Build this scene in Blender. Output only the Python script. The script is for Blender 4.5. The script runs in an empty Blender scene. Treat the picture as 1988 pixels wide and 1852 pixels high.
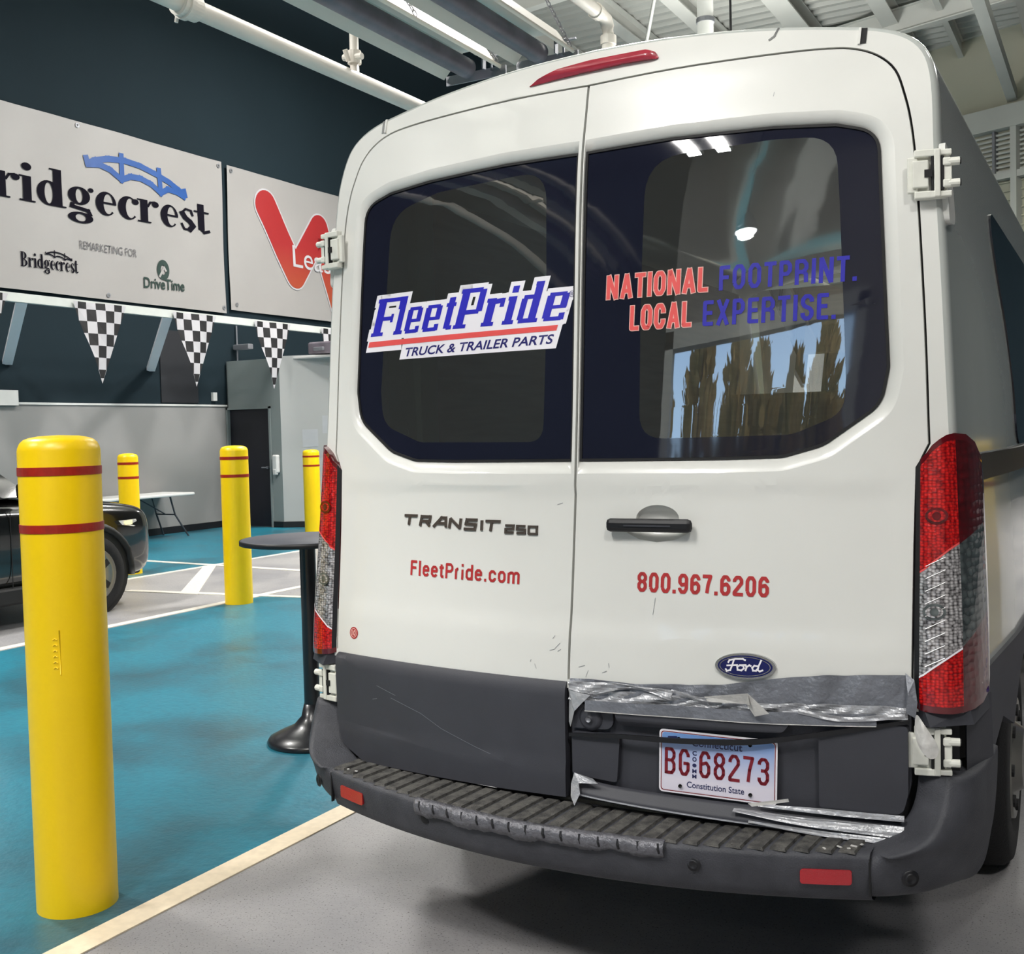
import bpy, bmesh, math, random
from mathutils import Vector, Matrix
random.seed(7)
C = bpy.context.scene.collection
sc = bpy.context.scene
PI = math.pi

# ------------------------------------------------------------------ camera, world, light
cam_d = bpy.data.cameras.new('camera'); cam = bpy.data.objects.new('camera', cam_d); C.objects.link(cam)
cam_d.sensor_width = 36.0; cam_d.lens = 2133.39 / 1988.0 * 36.0; cam_d.clip_end = 300
R3 = Matrix(((0.8746558, 0.0016213, 0.4847418), (0.4841036, 0.0484834, -0.8736665), (-0.0249184, 0.9988227, 0.0416214)))
cam.matrix_world = Matrix.Translation((1.3214, -2.8819, 1.505)) @ R3.to_4x4()
sc.camera = cam
sc.view_settings.view_transform = 'Standard'; sc.view_settings.look = 'None'
sc.view_settings.gamma = 1.0; sc.view_settings.use_curve_mapping = False
sc.view_settings.exposure = -0.35
w = bpy.data.worlds.new('sky'); sc.world = w; w.use_nodes = True
wn = w.node_tree.nodes; wl = w.node_tree.links; wn.clear()
wo = wn.new('ShaderNodeOutputWorld'); wb = wn.new('ShaderNodeBackground'); ws = wn.new('ShaderNodeTexSky')
ws.sky_type = 'NISHITA'; ws.sun_elevation = math.radians(38); ws.sun_rotation = math.radians(60); ws.sun_disc = False
wb.inputs['Strength'].default_value = 1.1
wl.new(ws.outputs[0], wb.inputs[0]); wl.new(wb.outputs[0], wo.inputs[0])
LAMP = 1.0      # master level of the hall's lamps

def area(name, loc, sx, sy, power, col=(1, 0.97, 0.93)):
    d = bpy.data.lights.new(name, 'AREA'); d.shape = 'RECTANGLE'; d.size = sx; d.size_y = sy
    d.energy = power * LAMP; d.color = col
    o = bpy.data.objects.new(name, d); C.objects.link(o); o.location = loc; return o

# ------------------------------------------------------------------ materials
def nodes(m):
    m.use_nodes = True; nt = m.node_tree; nt.nodes.clear()
    out = nt.nodes.new('ShaderNodeOutputMaterial'); p = nt.nodes.new('ShaderNodeBsdfPrincipled')
    nt.links.new(p.outputs[0], out.inputs[0]); return nt, p, out

def s2l(c):
    return tuple((x / 12.92 if x <= 0.04045 else ((x + 0.055) / 1.055) ** 2.4) for x in c)

def mat(name, col, rough=0.5, metal=0.0, var=0.04, vscale=6.0, bump=0.0, bscale=60.0, coat=0.0, spec=0.5, srgb=True,
        emit=None, estr=0.0, col2=None, stretch=(1, 1, 1)):
    m = bpy.data.materials.new(name); nt, p, out = nodes(m); L = nt.links
    c = s2l([v / 255.0 for v in col]) if srgb else col
    c2 = s2l([v / 255.0 for v in col2]) if col2 else tuple(max(0, v * (1 - var * 2)) for v in c)
    tc = nt.nodes.new('ShaderNodeTexCoord'); mp = nt.nodes.new('ShaderNodeMapping'); mp.inputs['Scale'].default_value = stretch
    L.new(tc.outputs['Object'], mp.inputs[0])
    n = nt.nodes.new('ShaderNodeTexNoise'); n.inputs['Scale'].default_value = vscale; n.inputs['Detail'].default_value = 4
    L.new(mp.outputs[0], n.inputs['Vector'])
    r = nt.nodes.new('ShaderNodeValToRGB'); r.color_ramp.elements[0].position = 0.35; r.color_ramp.elements[1].position = 0.7
    r.color_ramp.elements[0].color = (*c2, 1); r.color_ramp.elements[1].color = (*c, 1)
    L.new(n.outputs['Fac'], r.inputs[0]); L.new(r.outputs[0], p.inputs['Base Color'])
    p.inputs['Roughness'].default_value = rough; p.inputs['Metallic'].default_value = metal
    p.inputs['Coat Weight'].default_value = coat; p.inputs['Coat Roughness'].default_value = 0.05
    p.inputs['Specular IOR Level'].default_value = spec
    if bump:
        b = nt.nodes.new('ShaderNodeTexNoise'); b.inputs['Scale'].default_value = bscale; b.inputs['Detail'].default_value = 3
        L.new(mp.outputs[0], b.inputs['Vector'])
        bp = nt.nodes.new('ShaderNodeBump'); bp.inputs['Strength'].default_value = bump; bp.inputs['Distance'].default_value = 0.01
        L.new(b.outputs['Fac'], bp.inputs['Height']); L.new(bp.outputs[0], p.inputs['Normal'])
    if emit:
        p.inputs['Emission Color'].default_value = (*emit, 1); p.inputs['Emission Strength'].default_value = estr
    return m

M = {}
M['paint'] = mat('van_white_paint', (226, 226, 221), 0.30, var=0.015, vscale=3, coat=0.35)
M['paint_shaded'] = mat('van_white_paint_shaded', (196, 200, 196), 0.14, var=0.015, vscale=3, coat=0.5)  # same white paint, base darkened for the shade on the side
M['seam'] = mat('dark_gap_rubber', (16, 16, 18), 0.7)
M['clad'] = mat('charcoal_plastic', (60, 61, 68), 0.55, var=0.06, vscale=9, bump=0.10, bscale=500)
M['bump'] = mat('scuffed_bumper_plastic', (68, 69, 75), 0.6, var=0.12, vscale=14, bump=0.25, bscale=260, col2=(54, 55, 61))
M['tread'] = mat('dusty_tread_plastic', (92, 90, 86), 0.75, bump=0.4, bscale=200, vscale=40, col2=(52, 51, 50))
M['black'] = mat('black_plastic', (20, 20, 24), 0.45)
M['rubber'] = mat('tyre_rubber', (24, 24, 26), 0.85, bump=0.3, bscale=150)
M['frit'] = mat('black_glass_border', (28, 30, 44), 0.04, coat=0.5)  # bluish tone of the reflected surroundings mixed into the base colour
M['decalwhite'] = mat('white_vinyl', (243, 240, 246), 0.5, var=0.01)
M['blue'] = mat('blue_vinyl', (44, 42, 190), 0.45, var=0.05)
M['blue2'] = mat('blue_vinyl_dark', (40, 36, 172), 0.45, var=0.05)
M['dblue'] = mat('navy_vinyl', (38, 36, 110), 0.45)
M['coral'] = mat('coral_red_vinyl', (236, 88, 86), 0.45)
M['redtxt'] = mat('red_vinyl', (184, 44, 46), 0.5, var=0.06)
M['salmon'] = mat('salmon_vinyl', (240, 190, 180), 0.5)
M['chrome'] = mat('dull_chrome', (196, 196, 196), 0.25, metal=0.9)
M['darkchrome'] = mat('dark_chrome_badge', (110, 100, 92), 0.3, metal=0.6)
M['badgeblue'] = mat('badge_blue', (28, 34, 92), 0.2, coat=0.6)
M['tape'] = mat('silver_duct_tape', (190, 191, 195), 0.34, metal=0.35, var=0.1, vscale=18, bump=0.5, bscale=55)
M['tape2'] = mat('worn_grey_duct_tape', (132, 135, 143), 0.42, metal=0.3, var=0.12, vscale=15, bump=0.4, bscale=70)
M['tapewhite'] = mat('dirty_white_tape', (220, 218, 214), 0.6, var=0.1, vscale=30, bump=0.3)
M['hinge'] = mat('hinge_white_paint', (232, 232, 222), 0.4, var=0.05, vscale=20)
M['yellow'] = mat('yellow_bollard_sleeve', (250, 208, 0), 0.36, var=0.03, vscale=2.5, bump=0.03, bscale=120)
M['redband'] = mat('red_reflective_band', (166, 32, 12), 0.4, var=0.12, vscale=40)
M['teal_wall'] = mat('dark_teal_wall_paint', (25, 39, 46), 0.85, var=0.05, vscale=0.7, spec=0.2)
M['dark_panel'] = mat('near_black_panel', (24, 26, 32), 0.7)
M['grey_wall'] = mat('light_grey_wall_paint', (142, 141, 140), 0.8, var=0.03, vscale=0.8)
M['booth_a'] = mat('booth_grey_paint', (128, 136, 136), 0.8, var=0.03, vscale=0.8)
M['booth_b'] = mat('booth_light_grey_paint', (182, 183, 182), 0.8, var=0.03, vscale=0.8)
M['banner'] = mat('banner_vinyl', (156, 153, 151), 0.5, var=0.03, vscale=0.8, bump=0.15, bscale=3)
M['ink'] = mat('banner_dark_ink', (12, 9, 22), 0.9, spec=0.15)
M['inkgreen'] = mat('banner_green_ink', (24, 50, 44), 0.6)
M['inkgrey'] = mat('banner_grey_ink', (96, 94, 98), 0.6)
M['bridge_blue'] = mat('banner_blue_ink', (24, 76, 146), 0.5)
M['beamwhite'] = mat('white_painted_steel', (196, 200, 196), 0.55, var=0.04)
M['pipe'] = mat('cream_white_pipe_paint', (228, 222, 212), 0.45, var=0.04, vscale=3)
M['reflector'] = mat('aluminium_reflector', (240, 234, 222), 0.4, metal=0.0, var=0.03, vscale=2)
M['tube'] = mat('burnt_grey_heater_tube', (128, 120, 130), 0.42, metal=0.1, var=0.2, vscale=4)
M['galv'] = mat('galvanised_bracket', (140, 142, 148), 0.4, metal=0.5)
M['deck'] = mat('ceiling_deck_paint', (176, 178, 172), 0.6, var=0.05, vscale=0.5)
M['steel'] = mat('ceiling_beam_paint', (188, 190, 184), 0.6, var=0.04, vscale=1.0)
M['cream'] = mat('cream_wall_panel', (176, 176, 158), 0.7, var=0.03, vscale=0.4)
M['doorblack'] = mat('black_door_paint', (22, 23, 32), 0.45)
M['trimwhite'] = mat('white_trim', (208, 208, 206), 0.6)
M['line'] = mat('cream_floor_line_paint', (226, 210, 184), 0.5, var=0.06, vscale=30)
M['linew'] = mat('white_floor_line_paint', (214, 210, 200), 0.5, var=0.06, vscale=30)
M['tabletop'] = mat('grey_laminate', (72, 74, 84), 0.5, var=0.05, bump=0.05, bscale=300)
M['blackmetal'] = mat('black_satin_metal', (26, 26, 30), 0.3, coat=0.2)
M['whiteplastic'] = mat('white_table_plastic', (206, 206, 204), 0.6)
M['legmetal'] = mat('grey_folding_legs', (70, 72, 78), 0.4, metal=0.4)
M['paper'] = mat('notice_paper', (190, 192, 196), 0.8)
M['suv'] = mat('suv_black_paint', (26, 26, 25), 0.16, coat=0.8)
M['suvtrim'] = mat('suv_trim_plastic', (18, 18, 19), 0.6)
M['suvglass'] = mat('suv_dark_glass', (10, 11, 14), 0.05, coat=0.5)
M['rim'] = mat('alloy_rim', (150, 148, 142), 0.3, metal=0.7)
M['flagwhite'] = mat('pennant_white', (186, 184, 188), 0.7)
M['flagblack'] = mat('pennant_black', (14, 12, 16), 0.7)
M['vanin'] = mat('van_inside_ply', (140, 120, 96), 0.8, var=0.1, vscale=3, stretch=(1, 1, 12))
M['vanpillar'] = mat('van_inside_pillar_green', (150, 168, 156), 0.6)
M['bark'] = mat('tree_bark', (70, 60, 52), 0.9)
M['needles'] = mat('evergreen_needles', (86, 98, 60), 0.9, var=0.3, vscale=2, col2=(110, 104, 60))
M['asphalt'] = mat('outside_asphalt', (110, 110, 108), 0.9)
M['plateblue'] = None
M['lampglow'] = mat('lamp_diffuser', (255, 255, 255), 0.5, emit=(1, 0.98, 0.95), estr=14.0)
M['suvlamp'] = mat('lit_headlight', (255, 235, 160), 0.3, emit=(1.0, 0.86, 0.42), estr=1.1)
M['suvlampw'] = mat('headlight_clear_lens', (214, 214, 214), 0.15, coat=1)
M['brakered'] = mat('brake_light_red_lens', (176, 50, 66), 0.25, coat=0.8, var=0.12, vscale=20, stretch=(1, 1, 9))
M['reflred'] = mat('red_bumper_reflector', (176, 28, 38), 0.25, coat=0.8, bump=0.2, bscale=400)
M['lampframe'] = mat('lamp_dark_red_frame', (92, 12, 20), 0.15, coat=1.0)
M['drumblue'] = mat('blue_drum_paint', (30, 48, 150), 0.3)
M['drumred'] = mat('red_drum_paint', (196, 50, 30), 0.3)

def glass_mat(name, tint, gl):
    m = bpy.data.materials.new(name); m.use_nodes = True; nt = m.node_tree; nt.nodes.clear(); L = nt.links
    out = nt.nodes.new('ShaderNodeOutputMaterial'); mx = nt.nodes.new('ShaderNodeMixShader')
    t = nt.nodes.new('ShaderNodeBsdfTransparent'); t.inputs[0].default_value = (*tint, 1)
    g = nt.nodes.new('ShaderNodeBsdfGlossy'); g.inputs['Roughness'].default_value = 0.012; g.inputs[0].default_value = (*gl, 1)
    f = nt.nodes.new('ShaderNodeFresnel'); f.inputs[0].default_value = 2.1
    df = nt.nodes.new('ShaderNodeBsdfDiffuse'); df.inputs[0].default_value = (.55, .56, .53, 1); m2 = nt.nodes.new('ShaderNodeMixShader'); m2.inputs[0].default_value = .05
    L.new(t.outputs[0], m2.inputs[1]); L.new(df.outputs[0], m2.inputs[2]); t = m2
    L.new(f.outputs[0], mx.inputs[0]); L.new(t.outputs[0], mx.inputs[1]); L.new(g.outputs[0], mx.inputs[2]); L.new(mx.outputs[0], out.inputs[0])
    return m
M['pane'] = glass_mat('tinted_van_glass', (0.62, 0.66, 0.62), (0.95, 0.97, 1.0))

def lens_mat(name, c1, c2, rough, metal, scale):
    m = bpy.data.materials.new(name); nt, p, out = nodes(m); L = nt.links
    tc = nt.nodes.new('ShaderNodeTexCoord'); mp = nt.nodes.new('ShaderNodeMapping'); mp.inputs['Scale'].default_value = (scale, scale, scale * 1.3)
    L.new(tc.outputs['Object'], mp.inputs[0])
    v = nt.nodes.new('ShaderNodeTexVoronoi'); v.inputs['Scale'].default_value = 1.0; v.inputs['Randomness'].default_value = 0.45
    L.new(mp.outputs[0], v.inputs['Vector'])
    r = nt.nodes.new('ShaderNodeValToRGB'); r.color_ramp.elements[0].color = (*s2l([x / 255 for x in c1]), 1)
    r.color_ramp.elements[1].color = (*s2l([x / 255 for x in c2]), 1); r.color_ramp.elements[0].position = 0.15; r.color_ramp.elements[1].position = 0.75
    L.new(v.outputs['Distance'], r.inputs[0]); L.new(r.outputs[0], p.inputs['Base Color'])
    b = nt.nodes.new('ShaderNodeBump'); b.inputs['Strength'].default_value = 0.5; b.inputs['Distance'].default_value = 0.004
    L.new(v.outputs['Distance'], b.inputs['Height']); L.new(b.outputs[0], p.inputs['Normal'])
    p.inputs['Roughness'].default_value = rough; p.inputs['Metallic'].default_value = metal
    p.inputs['Coat Weight'].default_value = 1.0; p.inputs['Coat Roughness'].default_value = 0.03
    return m
M['lensred'] = lens_mat('red_lamp_lens', (236, 34, 30), (120, 4, 12), 0.2, 0.2, 105)
M['lensclear'] = lens_mat('clear_lamp_lens', (240, 236, 236), (74, 70, 72), 0.2, 0.5, 105)
M['lensgrey'] = lens_mat('smoky_lamp_side', (104, 112, 112), (60, 66, 68), 0.15, 0.2, 40)
M['lensdark'] = lens_mat('dark_red_lamp_side', (112, 10, 18), (70, 4, 10), 0.15, 0.2, 40)

def floor_mat(name, c, c2, c3, rough, spots=False):
    m = bpy.data.materials.new(name); nt, p, out = nodes(m); L = nt.links
    lin = lambda q: (*s2l([v / 255 for v in q]), 1)
    tc = nt.nodes.new('ShaderNodeTexCoord')
    n1 = nt.nodes.new('ShaderNodeTexNoise'); n1.inputs['Scale'].default_value = 0.9; n1.inputs['Detail'].default_value = 5; n1.inputs['Roughness'].default_value = 0.6
    L.new(tc.outputs['Object'], n1.inputs['Vector'])
    r = nt.nodes.new('ShaderNodeValToRGB'); r.color_ramp.elements[0].color = lin(c2); r.color_ramp.elements[1].color = lin(c)
    r.color_ramp.elements[0].position = 0.36; r.color_ramp.elements[1].position = 0.56
    L.new(n1.outputs['Fac'], r.inputs[0])
    n2 = nt.nodes.new('ShaderNodeTexNoise'); n2.inputs['Scale'].default_value = 150 if spots else 22; n2.inputs['Detail'].default_value = 5
    L.new(tc.outputs['Object'], n2.inputs['Vector'])
    r2 = nt.nodes.new('ShaderNodeValToRGB'); r2.color_ramp.elements[0].position = 0.33; r2.color_ramp.elements[1].position = 0.40 if spots else 0.6
    r2.color_ramp.elements[0].color = lin(c3); r2.color_ramp.elements[1].color = (1, 1, 1, 1)
    L.new(n2.outputs['Fac'], r2.inputs[0])
    mx = nt.nodes.new('ShaderNodeMix'); mx.data_type = 'RGBA'; mx.blend_type = 'MULTIPLY'; mx.inputs[0].default_value = 0.8 if spots else 0.25
    L.new(r.outputs[0], mx.inputs[6]); L.new(r2.outputs[0], mx.inputs[7]); L.new(mx.outputs[2], p.inputs['Base Color'])
    p.inputs['Roughness'].default_value = rough
    rr = nt.nodes.new('ShaderNodeMapRange'); rr.inputs[3].default_value = rough - 0.10; rr.inputs[4].default_value = rough + 0.14
    L.new(n1.outputs['Fac'], rr.inputs[0]); L.new(rr.outputs[0], p.inputs['Roughness'])
    b1 = nt.nodes.new('ShaderNodeTexNoise'); b1.inputs['Scale'].default_value = 38; b1.inputs['Detail'].default_value = 3
    L.new(tc.outputs['Object'], b1.inputs['Vector'])
    b = nt.nodes.new('ShaderNodeBump'); b.inputs['Strength'].default_value = 0.22; b.inputs['Distance'].default_value = 0.01
    L.new(b1.outputs['Fac'], b.inputs['Height']); L.new(b.outputs[0], p.inputs['Normal'])
    return m
M['concrete'] = floor_mat('grey_sealed_concrete', (150, 148, 148), (130, 129, 132), (70, 62, 60), 0.45, True)
M['teal_floor'] = floor_mat('teal_epoxy_paint', (30, 114, 134), (40, 86, 100), (120, 150, 160), 0.36)

# ------------------------------------------------------------------ mesh helpers
def link(name, me, m, parent=None, smooth=False):
    mats = m if isinstance(m, (list, tuple)) else [m]
    for x in mats: me.materials.append(M[x] if isinstance(x, str) else x)
    if smooth:
        for f in me.polygons: f.use_smooth = True
    o = bpy.data.objects.new(name, me); C.objects.link(o)
    if parent is not None: o.parent = parent
    return o

def from_bm(name, bm, m, parent=None, smooth=False):
    me = bpy.data.meshes.new(name); bm.to_mesh(me); bm.free(); return link(name, me, m, parent, smooth)

def pyd(name, vs, fs, m, parent=None, smooth=False, recalc=False):
    me = bpy.data.meshes.new(name); me.from_pydata([tuple(v) for v in vs], [], fs); me.update()
    if recalc:
        bm = bmesh.new(); bm.from_mesh(me); bmesh.ops.recalc_face_normals(bm, faces=bm.faces); bm.to_mesh(me); bm.free()
    return link(name, me, m, parent, smooth)

def add_box(bm, c, s, rot=None, bev=0.0):
    r = bmesh.ops.create_cube(bm, size=1.0); vs = r['verts']
    bmesh.ops.scale(bm, vec=s, verts=vs)
    if bev:
        es = list({e for v in vs for e in v.link_edges})
        g = bmesh.ops.bevel(bm, geom=es, offset=bev, segments=2, affect='EDGES', profile=0.5)
        vs = list({v for f in g['faces'] for v in f.verts} | {v for v in vs if v.is_valid})
    if rot is not None: bmesh.ops.rotate(bm, cent=(0, 0, 0), matrix=rot, verts=vs)
    bmesh.ops.translate(bm, vec=c, verts=vs); return vs

def add_tube(bm, pts, r, seg=12, cap=True, r2=None):
    pts = [Vector(p) for p in pts]; n = len(pts); rings = []
    for i, p in enumerate(pts):
        d = (pts[min(i + 1, n - 1)] - pts[max(i - 1, 0)]).normalized()
        up = Vector((0, 0, 1)) if abs(d.z) < 0.95 else Vector((1, 0, 0))
        a = d.cross(up).normalized(); b = d.cross(a).normalized()
        rr = r if r2 is None else r + (r2 - r) * i / (n - 1)
        rings.append([bm.verts.new(p + (a * math.cos(t) + b * math.sin(t)) * rr) for t in [2 * PI * k / seg for k in range(seg)]])
    for i in range(n - 1):
        for k in range(seg):
            bm.faces.new((rings[i][k], rings[i][(k + 1) % seg], rings[i + 1][(k + 1) % seg], rings[i + 1][k]))
    if cap:
        bm.faces.new(rings[0]); bm.faces.new(rings[-1][::-1])

def lathe(name, prof, m, parent=None, seg=48, loc=(0, 0, 0), axis='Z', smooth=True):
    vs = []; fs = []; n = len(prof)
    for i in range(seg):
        a = 2 * PI * i / seg
        for (r, z) in prof:
            v = Vector((r * math.cos(a), r * math.sin(a), z))
            if axis == 'X': v = Vector((v.z, v.x, v.y))
            if axis == 'Y': v = Vector((v.x, v.z, v.y))
            vs.append(v + Vector(loc))
    for i in range(seg):
        for j in range(n - 1):
            a = i * n + j; b = ((i + 1) % seg) * n + j
            fs.append((a, b, b + 1, a + 1))
    o = pyd(name, vs, fs, m, parent, smooth, True)
    return o

def rounded(pts):
    """polygon with per-corner radius -> dense points"""
    out = []; n = len(pts)
    for i in range(n):
        p = Vector(pts[i][:2]); r = pts[i][2] if len(pts[i]) > 2 else 0
        if r <= 0: out.append(tuple(p)); continue
        a = Vector(pts[i - 1][:2]) - p; b = Vector(pts[(i + 1) % n][:2]) - p
        la, lb = a.length, b.length; a.normalize(); b.normalize()
        ang = a.angle(b)
        d = min(r / math.tan(ang / 2), la * 0.49, lb * 0.49)
        p1 = p + a * d; p2 = p + b * d
        for k in range(7):
            t = k / 6; out.append(tuple((1 - t) ** 2 * p1 + 2 * t * (1 - t) * p + t * t * p2))
    return out

def densify(P_, L_=.03):
    out = []; Q = []
    for p in P_:
        if not Q or (Vector(p) - Vector(Q[-1])).length > .006: Q.append(p)
    P_ = Q
    for i in range(len(P_)):
        a = Vector(P_[i]); b = Vector(P_[(i + 1) % len(P_)]); n = max(1, int((b - a).length / L_))
        for k in range(n): out.append(tuple(a + (b - a) * k / n))
    return out
def flat(loops):
    """filled 2D shape (holes allowed) -> bmesh in the XY plane"""
    cu = bpy.data.curves.new('tmp', 'CURVE'); cu.dimensions = '2D'; cu.fill_mode = 'BOTH'
    for lp in loops:
        s = cu.splines.new('POLY'); s.points.add(len(lp) - 1); s.use_cyclic_u = True
        for q, p in zip(s.points, lp): q.co = (p[0], p[1], 0, 1)
    ob = bpy.data.objects.new('tmp', cu)
    me = bpy.data.meshes.new_from_object(ob)
    bm = bmesh.new(); bm.from_mesh(me)
    bpy.data.objects.remove(ob); bpy.data.curves.remove(cu); bpy.data.meshes.remove(me)
    bmesh.ops.remove_doubles(bm, verts=bm.verts, dist=1e-6)
    return bm

def textbm(s, bold=0.0, spacing=1.0, shear=0.0):
    cu = bpy.data.curves.new('tmp', 'FONT'); cu.body = s; cu.size = 1; cu.offset = bold; cu.space_character = spacing; cu.shear = shear
    cu.resolution_u = 4
    ob = bpy.data.objects.new('tmp', cu); me = bpy.data.meshes.new_from_object(ob)
    bm = bmesh.new(); bm.from_mesh(me)
    bpy.data.objects.remove(ob); bpy.data.curves.remove(cu); bpy.data.meshes.remove(me)
    bmesh.ops.remove_doubles(bm, verts=bm.verts, dist=1e-5)
    return bm

def fit(bm, bl, br, tl):
    """affine map of the shape's bounding box onto a parallelogram"""
    xs = [v.co.x for v in bm.verts]; ys = [v.co.y for v in bm.verts]
    x0, x1, y0, y1 = min(xs), max(xs), min(ys), max(ys)
    bl, br, tl = Vector(bl), Vector(br), Vector(tl)
    for v in bm.verts:
        u = (v.co.x - x0) / (x1 - x0); t = (v.co.y - y0) / (y1 - y0)
        p = bl + (br - bl) * u + (tl - bl) * t; v.co = (p.x, p.y, 0)
    return bm

def dice(bm, g):
    xs = [v.co.x for v in bm.verts]; ys = [v.co.y for v in bm.verts]
    for lo, hi, no in ((min(xs), max(xs), (1, 0, 0)), (min(ys), max(ys), (0, 1, 0))):
        k = math.floor(lo / g) + 1
        while k * g < hi:
            co = (k * g * no[0], k * g * no[1], 0)
            bmesh.ops.bisect_plane(bm, geom=list(bm.verts) + list(bm.edges) + list(bm.faces), plane_co=co, plane_no=no, dist=1e-5)
            k += 1
    return bm

def place(name, bm, mapf, m, parent=None, thick=0.0, depth=None, smooth=True, grid=0.05):
    """map a flat shape through mapf(u, v, off); optional rim of given thickness going inwards"""
    if grid: dice(bm, grid)
    if thick:
        be = [e for e in bm.edges if len(e.link_faces) == 1]
        cos = [(e.verts[0].co.copy(), e.verts[1].co.copy()) for e in be]
    for v in bm.verts: v.co = mapf(v.co.x, v.co.y, 0.0)
    for f in bm.faces: f.smooth = smooth
    if thick:
        for a, b in cos:
            q = [bm.verts.new(mapf(a.x, a.y, 0)), bm.verts.new(mapf(b.x, b.y, 0)),
                 bm.verts.new(mapf(b.x, b.y, -thick)), bm.verts.new(mapf(a.x, a.y, -thick))]
            bm.faces.new(q)
    me = bpy.data.meshes.new(name); bm.to_mesh(me); bm.free()
    return link(name, me, m, parent)

def stroke(pts, wd, closed=False, caps=0.0):
    """polyline -> list of quads (as loops)"""
    out = []; n = len(pts)
    P = [Vector(p) for p in pts]
    rng = range(n if closed else n - 1)
    for i in rng:
        a, b = P[i], P[(i + 1) % n]; d = (b - a)
        if d.length < 1e-9: continue
        d.normalize(); nn = Vector((-d.y, d.x)) * wd / 2
        e = d * (wd * 0.5 * (1.0 if (0 < i) else caps)); f = d * (wd * 0.5 * (1.0 if (i < n - 2 or closed) else caps))
        out.append([tuple(a - e + nn), tuple(a - e - nn), tuple(b + f - nn), tuple(b + f + nn)])
    return out

def polys(lst, z=0.0):
    bm = bmesh.new()
    for lp in lst:
        try:
            f = bm.faces.new([bm.verts.new((p[0], p[1], z)) for p in lp])
            f.normal_update()
            if f.normal.z < 0: f.normal_flip()
        except ValueError: pass
    return bm

def disc(cx, cy, rx, ry, n=28, a0=0.0, a1=2 * PI):
    return [(cx + rx * math.cos(a0 + (a1 - a0) * k / n), cy + ry * math.sin(a0 + (a1 - a0) * k / n)) for k in range(n)]

def empty(name, loc=(0, 0, 0), rz=0.0):
    o = bpy.data.objects.new(name, None); C.objects.link(o); o.location = loc; o.rotation_euler = (0, 0, rz)
    o.empty_display_size = 0.2; return o

def tag(o, label=None, cat=None, group=None, kind=None):
    if label: o['label'] = label
    if cat: o['category'] = cat
    if group: o['group'] = group
    if kind: o['kind'] = kind
    return o

def struct(o): o['kind'] = 'structure'; return o

def interp(x, xs, ys):
    if x <= xs[0]: return ys[0]
    for i in range(len(xs) - 1):
        if x <= xs[i + 1]:
            t = (x - xs[i]) / (xs[i + 1] - xs[i]); return ys[i] + (ys[i + 1] - ys[i]) * t
    return ys[-1]

def sm(t): t = max(0, min(1, t)); return t * t * (3 - 2 * t)

# ------------------------------------------------------------------ the hall
XL = -12.04
def quad(name, a, b, c, d, m, parent=None):
    return pyd(name, [a, b, c, d], [(0, 1, 2, 3)], m, parent)
def boxo(name, x0, x1, y0, y1, z0, z1, m, parent=None, bev=0.0):
    bm = bmesh.new(); add_box(bm, ((x0 + x1) / 2, (y0 + y1) / 2, (z0 + z1) / 2), (x1 - x0, y1 - y0, z1 - z0), bev=bev)
    return from_bm(name, bm, m, parent)

floor = struct(boxo('floor', XL - 0.3, 9.3, -10.3, 29, -0.3, 0.0, 'concrete'))
def paint(name, pts, z, m):
    n = len(pts)
    vs = [(x, y, z) for x, y in pts] + [(x, y, -0.01) for x, y in pts]
    fs = [tuple(range(n))] + [(i, i + n, (i + 1) % n + n, (i + 1) % n) for i in range(n)]
    return pyd(name, vs, fs, m, floor, recalc=True)
paint('painted_aisle', [(-5.80, -10), (-1.44, -10), (-1.44, 28), (-5.80, 28)], 0.002, 'teal_floor')
paint('painted_walkway', [(XL, -10), (-8.16, -10), (-8.16, 28), (XL, 28)], 0.002, 'teal_floor')
paint('bare_patch', [(-5.80, 5.13), (-4.2, 5.35), (-4.2, 9.0), (-5.80, 9.0)], 0.003, 'concrete')
ln = paint('painted_line', [(-1.455, -10), (-1.352, -10), (-1.352, 28), (-1.455, 28)], 0.005, 'line'); ln['label'] = 'wide cream line beside the van'
paint('painted_line', [(-5.92, -10), (-5.82, -10), (-5.82, 28), (-5.92, 28)], 0.005, 'linew')
paint('painted_line', [(-8.17, -10), (-8.08, -10), (-8.08, 28), (-8.17, 28)], 0.005, 'linew')
paint('painted_line', [(-9.4, 6.79), (-6.6, 6.64), (-6.6, 6.74), (-9.4, 6.89)], 0.006, 'linew')
paint('painted_line', [(-7.4, 4.78), (-4.1, 5.24), (-4.1, 5.34), (-7.4, 4.88)], 0.006, 'linew')
paint('painted_line', [(-6.72, 4.86), (-6.50, 4.88), (-8.10, 6.80), (-8.14, 6.62)], 0.0055, 'linew')

wall = struct(empty('wall_left', (XL, 0, 0)))
def wl_(name, y0, y1, z0, z1, m, d=0.0):   # slab on the left wall
    return boxo(name, -0.25, d, y0, y1, z0, z1, m, wall)
wl_('lower_wall', -10, 28, 0, 2.06, 'grey_wall', 0.012)
wl_('upper_wall', -10, 28, 2.06, 10.5, 'teal_wall', 0.0)
wl_('trim_ledge', -10, 11.2, 2.045, 2.075, 'trimwhite', 0.03)
wl_('baseboard', -10, 11.2, 0.0, 0.11, 'black', 0.022)
wl_('dark_panel', 9.75, 10.55, 2.10, 3.26, 'dark_panel', 0.02)
struct(boxo('wall_right', 9.0, 9.3, -10, 29, 0, 10.5, 'teal_wall'))
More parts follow.
